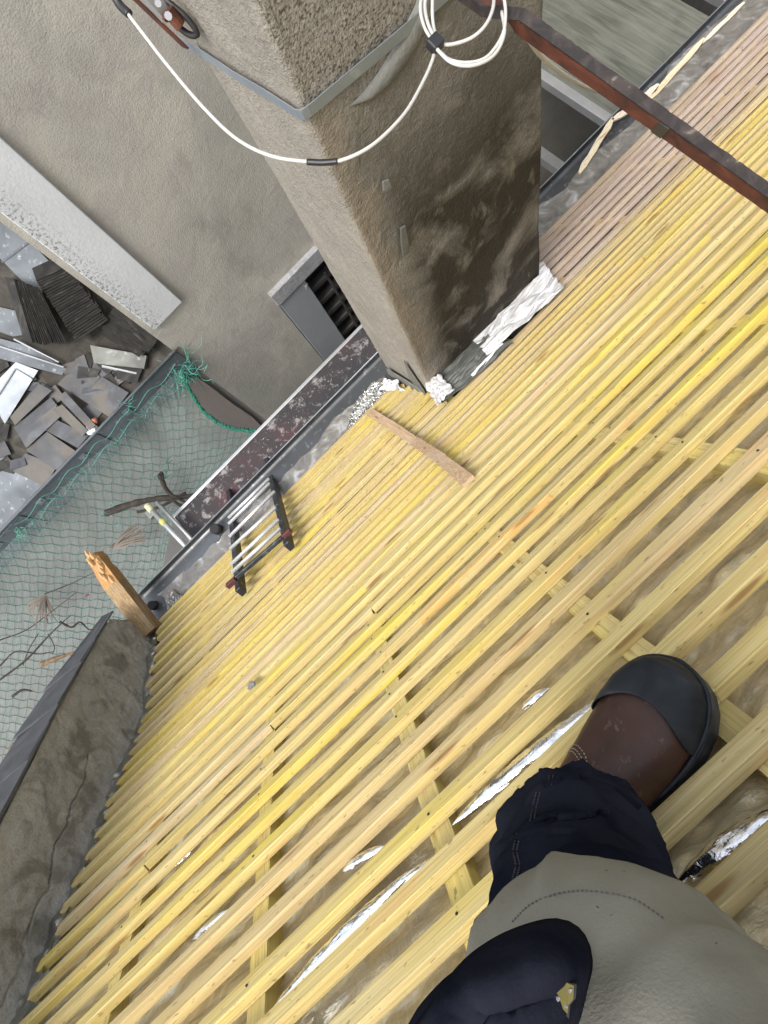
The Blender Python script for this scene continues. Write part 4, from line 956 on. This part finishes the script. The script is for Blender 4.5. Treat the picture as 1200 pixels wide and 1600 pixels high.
# whipped knots and loose loops along the fascia
random.seed(5)
def scribble(c, r, n, mat, name, k=26):
    b = MB()
    for _ in range(n):
        p = np.array(c) + rng.uniform(-r * .5, r * .5, 3); P = [p]
        dvec = rng.uniform(-1, 1, 3); 
        for i in range(6): dvec = dvec * .6 + rng.uniform(-1, 1, 3) * .8; P.append(P[-1] + dvec / (np.linalg.norm(dvec) + .1) * r * .45)
        b.tube(spline(P, 3), .0019, 4)
    return b.build(name, mat, net)
scribble(atY(288, 580, 3.20), .12, 34, m_knot, 'knot_tangle'); scribble(atY(296, 588, 3.19), .07, 10, m_rope, 'knot_tangle')
scribble(atY(203, 633, 3.21), .05, 6, m_knot, 'knot_tangle'); scribble(atY(30, 830, 3.21), .06, 6, m_knot, 'knot_tangle')
scribble(atZ(258, 738, -4.1), .06, 8, m_rope, 'knot_tangle'); scribble(atZ(180, 800, -4.1), .07, 6, m_knot, 'knot_tangle')
b = MB()
for k_ in range(26):
    x = 276 - k_ * 10.5; y = 588 + k_ * 10.4 + random.uniform(-6, 6); p = atY(x, y, 3.215); q = p + np.array([random.uniform(-.05, .05), -.015, -random.uniform(.05, .12)])
    b.tube(spline([p + [0, 0, .03], (p + q) / 2 + [.012, -.01, 0], q], 3), .0024, 4)
b.build('lacing_loops', m_knot, net)
b = MB()
P = [atY(274 - k_ * 21, 572 + k_ * 21 + (6 if k_ % 2 else -4), 3.21) for k_ in range(13)]
b.tube(spline(P, 5), .0017, 5); P = [q + np.array([0, -.01, -.10]) for q in P]; b.tube(spline(P, 5), .0016, 5); b.build('lacing_cord', m_knot, net)
# bunched netting near the parapet
b = MB()
for k_ in range(60):
    x, y = random.uniform(20, 135), 0; y = 1195 - (x - 20) * 1.35 + random.uniform(-40, 30); z = -4.02 + random.uniform(-.05, .08)
    p = atZ(x, y, z); q = atZ(x + random.uniform(10, 34), y - random.uniform(5, 26), z + .02); b.tube(spline([p, (p + q) / 2 + rng.uniform(-.02, .02, 3), q], 3), random.uniform(.002, .0035), 4)
b.build('bunched_twine', m_rope, net)

# ---------------- debris lying on the net
ZN = -4.08
def branch(px, r, mat, label, cat='branch', name='fallen_branch', twigs=(), n=6):
    o = None; b = MB(); P = [atZ(x, y, ZN + dz) for x, y, dz in px]; S_ = spline(P, n); R = np.linspace(r, r * .35, len(S_)) * (1 + .15 * rng.uniform(-1, 1, len(S_)))
    b.tube(S_, list(R), 7)
    for tw_ in twigs: b.tube(spline([atZ(x, y, ZN + dz) for x, y, dz in tw_], 5), r * .4, 5)
    return tag(b.build(name, mat), label, cat)
branch([(166, 802, .02), (200, 790, .04), (240, 780, .05), (290, 776, .04), (330, 768, .05), (368, 742, .02)], .032, m_bark, 'thick black branch lying across the net below the scaffold deck', twigs=[[(252, 738, .02), (258, 760, .05), (275, 780, .05)], [(262, 776, .05), (282, 790, .04), (300, 800, .02)], [(215, 800, .02), (250, 792, .05), (290, 770, .05)]])
branch([(250, 742, .02), (262, 768, .06), (290, 785, .05)], .022, m_bark, 'short dark forked branch on the thick black one', 'branch')
branch([(300, 805, .02), (330, 786, .05), (360, 760, .05)], .045, m_bark, 'dark bark piece beside the aluminium deck edge', 'bark')
branch([(0, 1000, .02), (40, 985, .02), (75, 960, .03), (120, 925, .03)], .006, m_bark, 'thin twig left of the hanging palm frond', 'twig')
branch([(70, 928, .03), (120, 908, .02), (175, 878, .02)], .005, m_bark, 'long thin stem between the two palm fronds', 'twig')
branch([(0, 1062, .02), (40, 1032, .03), (70, 1000, .03), (95, 975, .03), (110, 962, .02)], .009, m_bark, 'longest bent twig on the lower net', 'twig', twigs=[[(36, 1040, .02), (45, 1015, .03), (60, 990, .02)], [(75, 990, .03), (85, 1010, .03), (82, 1022, .02)]])
branch([(94, 972, .03), (112, 980, .03), (125, 972, .02), (140, 984, .03), (152, 976, .02)], .010, m_bark, 'wavy dark vine piece above the slate coping', 'twig')
branch([(0, 1040, .02), (25, 1018, .03), (60, 1022, .02), (84, 1018, .02)], .007, m_bark, 'crooked twig at the left border of the net', 'twig')
branch([(20, 1088, .02), (35, 1078, .03), (50, 1080, .02)], .014, m_bark, 'small black bark chip on the lower net', 'bark')
branch([(66, 1038, .02), (90, 1028, .05), (122, 1018, .03)], .026, m_bark2, 'brown bark husk touching the slate coping', 'bark')
branch([(18, 1170, .02), (24, 1162, .05), (30, 1172, .03)], .022, m_bark2, 'brown lump of bark at the left border', 'bark')
def frond(c, tips, label):
    f_ = None; b = MB(); c0 = atZ(*c, ZN + .03)
    for (x, y, dz) in tips:
        q = atZ(x, y, ZN + dz); mid = (c0 + q) / 2 + rng.uniform(-.02, .02, 3) + [0, 0, .02]; P = spline([c0, mid, q], 5); R = [.003 + .006 * math.sin(math.pi * (i / (len(P) - 1)) ** .8) for i in range(len(P))]; R[-1] = .001
        b.tube(P, R, 4)
    return tag(b.build('palm_frond', m_frond), label, 'palm frond')
frond((176, 858), [(172 + 10 * math.cos(a) + 48 * math.cos(a), 852 + 52 * math.sin(a), random.uniform(0, .05)) for a in np.linspace(-.75, -.12, 13)] + [(180, 848, .02), (170, 862, .02)], 'dry palm frond spread right above the hacked beam end')
frond((72, 930), [(x, y, random.uniform(0, .05)) for x, y in [(40, 958), (44, 966), (50, 970), (54, 985), (62, 978), (66, 968), (72, 990), (76, 976), (82, 968), (90, 972), (40, 948), (88, 958), (60, 962)]], 'dry palm frond hanging in drooping strips at the left')
tag(blob('red_leaf', atZ(136, 931, ZN + .02), .016, m_red, 4, sq=(1.5, .8, .2), sub_=2), 'tiny red leaf on the net between the fronds', 'leaf')

# ================================================================== PERSON (only boot, lower leg and knee are in the picture)
m_navy = NT('navy_canvas', 1.0, 0, .0); a = m_navy.noise(7, 5, .8); f = m_navy.noise(300, 2); m_navy.col(m_navy.ramp(a, [(.35, (.008, .009, .015)), (.7, (.022, .023, .031))])).bump(m_navy.math('ADD', a, m_navy.math('MULTIPLY', f, .2)), .35, .008); m_navy = m_navy.m
t = NT('grey_canvas', .9, 0, .15); a = t.noise(9, 5, .5); sp = t.noise(150, 2, .0); f = t.noise(400, 2)
c = t.ramp(a, [(.35, (.20, .19, .152)), (.7, (.26, .248, .20))]); c = t.mix(t.math('MULTIPLY', t.ramp(sp, [(.74, 0), (.77, 1)]), .8), c, (.05, .045, .04)); t.col(c).bump(t.math('ADD', t.noise(4, 3, .4), t.math('MULTIPLY', f, .08)), .35, .02); m_grey = t.m
t = NT('black_rubber', .6, 0, .35); a = t.noise(14, 5, .6); t.col(t.ramp(a, [(.4, (.006, .008, .011)), (.58, (.016, .020, .025)), (.75, (.075, .073, .068))])).bump(t.noise(220, 2), .25, .001); m_rub = t.m
t = NT('brown_leather', .5, 0, .4); a = t.noise(12, 5, .8); sc_ = t.noise(70, 4, 1); c = t.ramp(a, [(.3, (.034, .015, .010)), (.7, (.070, .031, .020))]); c = t.mix(t.math('MULTIPLY', t.ramp(sc_, [(.60, 0), (.72, 1)]), .5), c, (.17, .11, .08)); t.col(c).bump(a, .2, .004); m_leath = t.m
m_stitch = NT('pale_stitching', .8).col((.38, .30, .22)).m
pe = empty('person', (-.05, -.2, -.95), 'person in navy and grey work trousers with one brown safety boot planted on the battens', 'person')
# --- boot frame
bt = np.array([.958, .287, 0.0]); bt /= np.linalg.norm(bt)
bu = np.array([0, .60, .80]); bu -= bt * (bu @ bt); bu /= np.linalg.norm(bu)
bs_ = np.cross(bu, bt)                       # towards the valley side
B0 = dep(1000, 1163, .792)
# stations: t along toe axis, half width, height, vertical centre shift
ST = [(-.190, .034, .085), (-.165, .040, .100), (-.120, .043, .112), (-.075, .047, .108), (-.040, .054, .090), (-.005, .0605, .074), (.030, .063, .062), (.060, .0600, .056), (.085, .050, .049), (.100, .038, .041), (.110, .022, .028), (.114, .008, .014)]
def bootloft(st_, z0, grow, name, mat, parent, top=True, lim=None, n=26, lat=0.0):
    V = []; ts = np.linspace(st_[0][0], st_[-1][0], 44)
    # denser at the toe
    ts = st_[0][0] + (st_[-1][0] - st_[0][0]) * np.sin(np.linspace(0, 1, 44) * math.pi / 2)
    if lim: ts = np.clip(ts, lim[0], lim[1]); ts = np.unique(ts)
    A = np.array(st_)
    for t_ in ts:
        wv = float(np.interp(t_, A[:, 0], A[:, 1])) + grow; hv = float(np.interp(t_, A[:, 0], A[:, 2])) + grow
        tt_ = t_ + (grow if t_ > .1 else 0)
        for k_ in range(n):
            th = math.pi * k_ / (n - 1); cx = math.cos(th); sy = math.sin(th)
            cx = math.copysign(abs(cx) ** .75, cx); sy = sy ** .72
            V.append(B0 + bt * tt_ + bs_ * (wv * cx + lat) + bu * (z0 + hv * sy))
    m_ = len(ts); Fc = [(i * n + k_, i * n + k_ + 1, (i + 1) * n + k_ + 1, (i + 1) * n + k_) for i in range(m_ - 1) for k_ in range(n - 1)]
    Fc += [(i * n, (i + 1) * n, (i + 1) * n + n - 1, i * n + n - 1) for i in range(m_ - 1)]
    Fc += [tuple(range(n)), tuple((m_ - 1) * n + k_ for k_ in range(n))[::-1]]
    return mk(name, V, Fc, mat, parent, True)
boot = bootloft(ST, 0, 0, 'boot', m_leath, pe); boot['label'] = 'brown leather safety boot with a black rubber toe'
# toe cap with slanting rear edge: loft the front part slightly proud
def capf(U, V):
    A = np.array(ST); th = V * math.pi; back = .052 - .040 * np.abs(np.cos(th)) ** 1.6 - .010 * np.cos(th); t_ = back + (.1165 - back) * np.sin(U * math.pi / 2)
    wv = np.interp(t_, A[:, 0], A[:, 1]) + .0022; hv = np.interp(t_, A[:, 0], A[:, 2]) + .0022; c_ = np.cos(th); s_ = np.sin(th)
    c_ = np.sign(c_) * np.abs(c_) ** .75; s_ = np.clip(s_, 0, 1) ** .72
    return B0 + bt * (t_ + .002)[..., None] + bs_ * (wv * c_)[..., None] + bu * (.002 + hv * s_)[..., None]
sheet('toe_cap', 40, 40, capf, m_rub, boot, thick=.0015)
# welted sole
A = np.array(ST); V = []; tsS = st_ = np.array([-.195, -.18, -.15, -.1, -.05, 0, .03, .06, .085, .102, .113, .119]); ws = np.array([.020, .037, .045, .045, .054, .067, .070, .068, .059, .046, .028, .006])
L_ = [(t_, w_) for t_, w_ in zip(tsS, ws)] + [(t_, -w_) for t_, w_ in zip(tsS[::-1], ws[::-1])]
V = [B0 + bt * a + bs_ * b_ + bu * .010 for a, b_ in L_] + [B0 + bt * a + bs_ * b_ * 1.0 - bu * .024 for a, b_ in L_]; k_ = len(L_)
o = mk('sole', V, [tuple(range(k_))[::-1], tuple(range(k_, 2 * k_))] + [(i, (i + 1) % k_, (i + 1) % k_ + k_, i + k_) for i in range(k_)], m_rub, boot); bevel(o, .004, 3)
# welt stitching ridge round the toe
b = MB(); b.tube(spline([B0 + bt * a + bs_ * b_ * .955 + bu * .013 for a, b_ in L_[4:-4]], 3), .003, 5); b.build('welt', m_rub, boot, True)
def onboot(t_, th, g_=.0012):
    wv = float(np.interp(t_, A[:, 0], A[:, 1])) + g_; hv = float(np.interp(t_, A[:, 0], A[:, 2])) + g_; c_ = math.cos(th); s_ = math.sin(th)
    return B0 + bt * t_ + bs_ * (wv * math.copysign(abs(c_) ** .75, c_)) + bu * (hv * max(0, s_) ** .72)
for off in (0, .004, .009):
    b = MB(); pts = [(-.11, 1.9), (-.085 + off * .3, 1.75), (-.055 + off, 1.55), (-.046 + off, 1.2), (-.052 + off, .8), (-.060 + off, .45), (-.066 + off, .25)]
    P = spline([onboot(a, math.pi - c_ if False else c_) for a, c_ in pts], 10)
    for i in range(0, len(P) - 1, 2): b.tube([P[i], P[i + 1]], .0007, 4, cap=False)
    b.build('stitching', m_stitch, boot)
# --- legs: one continuous body mesh (voxel-joined), trousers panel and knee piece on top
def loft(cs, rs, n=28, fold=0.0, seed=0):
    P = np.array(spline(cs, 18)); R = np.interp(np.linspace(0, len(rs) - 1, len(P)), range(len(rs)), rs)
    T = np.gradient(P, axis=0); T /= np.linalg.norm(T, axis=1)[:, None]; a = np.cross(T[0], [1., 0, 0]); a /= np.linalg.norm(a); V = []
    for i in range(len(P)):
        a = a - T[i] * (a @ T[i]); a /= np.linalg.norm(a); b_ = np.cross(T[i], a)
        for k_ in range(n):
            th = 2 * math.pi * k_ / n; V.append(P[i] + R[i] * (math.cos(th) * a + math.sin(th) * b_))
    V = np.array(V)
    if fold:
        C_ = np.repeat(P, n, 0); D_ = (V - C_); D_ /= np.linalg.norm(D_, axis=1)[:, None]; tt_ = np.repeat(np.concatenate([[0], np.cumsum(np.linalg.norm(np.diff(P, axis=0), axis=1))]), n)
        q = np.stack([D_[:, 0] * 1.1, D_[:, 1] * 1.1, tt_ * 26 + D_[:, 0] * 1.6 + D_[:, 1]], -1)
        rdg = 1 - np.abs(vn(q, 1.0, seed)) * 2.2; rdg2 = 1 - np.abs(vn(q, 1.9, seed + 1)) * 2.2
        V = V + D_ * (fold * (np.clip(rdg, 0, 1) ** 1.5 + .45 * np.clip(rdg2, 0, 1) - .35))[:, None]
    m_ = len(P); Fc = [(i * n + k_, i * n + (k_ + 1) % n, (i + 1) * n + (k_ + 1) % n, (i + 1) * n + k_) for i in range(m_ - 1) for k_ in range(n)]
    Fc += [tuple(range(n))[::-1], tuple((m_ - 1) * n + k_ for k_ in range(n))]
    return V, Fc
c_an = dep(955, 1262, .715); shin = [c_an, dep(925, 1300, .690), dep(902, 1345, .640), dep(908, 1410, .575), dep(935, 1500, .50), dep(985, 1620, .42)]
knee = np.array([-.15, -.34, -.36]); hip = np.array([-.02, -.80, .16])
b = MB()
V, Fc = loft(shin + [knee, (knee + hip) / 2 + [0, .02, .05], hip], [.057, .074, .083, .083, .083, .086, .092, .105, .13], 48, .014, 3); b.add(V, Fc)
lk = dep(775, 1690, .44); V, Fc = loft([[-.50, -.48, -.35], [-.40, -.42, -.33], lk, [-.33, -.55, -.05], [-.26, -.82, .16]], [.05, .055, .070, .10, .13], 28, .006, 9); b.add(V, Fc)
V, Fc = loft([[-.30, -.84, .14], [-.14, -.86, .20], [.04, -.84, .14]], [.12, .15, .12], 24); b.add(V, Fc)
body = b.build('body', m_navy, pe, True)
rm = body.modifiers.new('join', 'REMESH'); rm.mode = 'VOXEL'; rm.voxel_size = .0055; rm.use_smooth_shade = True
# grey panel
sh2 = [dep(930, 1562, .462), dep(958, 1605, .44), dep(992, 1655, .41), knee]
V, Fc = loft(sh2, [.1010, .106, .113, .119], 90, .007, 5)
n = 90; Vv = V.copy(); Pc = np.array(spline(sh2, 8)); T0 = (Pc[1] - Pc[0]) / np.linalg.norm(Pc[1] - Pc[0])
# scallop: lower hem dips at the outer seam
o = mk('grey_trouser_panel', Vv, Fc[:-2], m_grey, pe, True); md = o.modifiers.new('solid', 'SOLIDIFY'); md.thickness = .004; md.offset = -1
from mathutils.bvhtree import BVHTree
def on_cloth(o_, px, lift=.0012):
    me_ = o_.data; w_ = wloc(o_); bv = BVHTree.FromPolygons([list(np.array(v.co[:]) + w_) for v in me_.vertices], [list(p_.vertices) for p_ in me_.polygons]); out_ = []
    for x, y in px:
        r_ = ray(x, y); h_ = bv.ray_cast(Vector((0, 0, 0)), Vector(r_))
        if h_[0] is not None: out_.append(np.array(h_[0][:]) - r_ * lift)
    return out_
def seam(o_, px, name, mat, r=.0008, dash=True, lift=.0012, par=None):
    P = on_cloth(o_, [tuple(q) for q in spline([np.array([x, y, 0.]) for x, y in px], 14)] and [(q[0], q[1]) for q in spline([np.array([x, y, 0.]) for x, y in px], 14)], lift)
    b = MB()
    if len(P) < 3: return
    if dash:
        for i in range(0, len(P) - 1, 2): b.tube([P[i], P[i + 1]], r, 4, cap=False)
    else: b.tube(P, r, 6)
    return b.build(name, mat, par or o_)
grey = o
m_sm = NT('navy_stitch', .9).col((.055, .05, .055)).m; m_sg = NT('grey_stitch', .9).col((.13, .12, .10)).m
for off in (0, 6):
    seam(body, [(858 + off, 1212), (856 + off, 1228)], 'hem_stitching', m_sm)
    seam(body, [(838 + off, 1238), (832 + off, 1262), (828 + off, 1284)], 'side_stitching', m_sm)
    seam(body, [(808 + off, 1302), (802 + off, 1330), (806 + off, 1352), (800 + off, 1376)], 'side_stitching', m_sm)
seam(body, [(830, 1288), (850, 1280), (900, 1276), (950, 1268)], 'fold_seam', m_navy, .0035, False, -.001)
seam(body, [(800, 1312), (840, 1300), (900, 1300)], 'fold_seam', m_navy, .0035, False, -.001)
seam(body, [(850, 1228), (900, 1214), (960, 1232), (1000, 1262)], 'hem_fold', m_navy, .004, False, -.0015)
seam(grey, [(800, 1440), (830, 1412), (880, 1394), (930, 1392), (990, 1404), (1040, 1436)], 'panel_stitching', m_sg, .0006)
# black knee piece with a torn hole showing yellow padding
out = [(650, 1625), (668, 1602), (705, 1548), (739, 1508), (784, 1478), (820, 1463), (850, 1454), (875, 1450), (893, 1455), (905, 1468), (911, 1490), (911, 1512), (905, 1540), (900, 1570), (895, 1600), (890, 1640), (880, 1760), (640, 1760)]
cen = np.array([800., 1600.]); V = [dep(cen[0], cen[1], .315)]; rings = 14; K = 72
oo = np.array(out, float); seg = np.concatenate([[0], np.cumsum(np.linalg.norm(np.roll(oo, -1, 0) - oo, axis=1))]); tt_ = np.linspace(0, seg[-1], K, endpoint=False)
ex = np.interp(tt_, seg, np.append(oo[:, 0], oo[0, 0])); ey = np.interp(tt_, seg, np.append(oo[:, 1], oo[0, 1]))
for _ in range(2): ex = (np.roll(ex, 1) + 2 * ex + np.roll(ex, -1)) / 4; ey = (np.roll(ey, 1) + 2 * ey + np.roll(ey, -1)) / 4
for r_ in range(1, rings + 1):
    f_ = r_ / rings; 
    for k_ in range(K):
        x = cen[0] + (ex[k_] - cen[0]) * min(f_, 1); y = cen[1] + (ey[k_] - cen[1]) * min(f_, 1); dd = .315 + .055 * (1 - math.sqrt(max(0, 1 - f_ ** 2.4)))
        dd += .0075 * float(vn(np.array([x / 60., y / 34. + x / 90., 0]), 1, 3)) + .002 * float(vn(np.array([x / 22., y / 16., 0]), 1, 8)) * f_
        V.append(dep(x, y, dd))
Fc = [(0, 1 + (k_ + 1) % K, 1 + k_) for k_ in range(K)] + [(1 + (r_ - 1) * K + k_, 1 + (r_ - 1) * K + (k_ + 1) % K, 1 + r_ * K + (k_ + 1) % K, 1 + r_ * K + k_) for r_ in range(1, rings) for k_ in range(K)]
kp = mk('black_knee_patch', V, Fc, m_navy, pe, True); md = kp.modifiers.new('solid', 'SOLIDIFY'); md.thickness = .012; md.offset = 0
def kd(x, y): 
    f_ = .62; return .374
m_pad = NT('yellow_padding', .9).col((.10, .085, .02)).m
hx = [(864, 1518), (872, 1516), (884, 1534), (896, 1538), (895, 1556), (888, 1566), (886, 1584), (878, 1574), (872, 1556), (866, 1540)]
prism('torn_hole', [dep(x + (x - 878) * .22, y + (y - 1550) * .16, .3235) for x, y in hx], -M[2], .001, m_dark, kp)
for fx, fy in ((872, 1560), (884, 1572), (891, 1548), (868, 1528)):
    blob('torn_fibre', dep(fx, fy, .3195), .0012, m_alu, fx, kp, .5, 1)
prism('yellow_padding', [dep(x, y, .3205) for x, y in hx], -M[2], .001, m_pad, kp, rough=.0006)
print('battens', cnt)
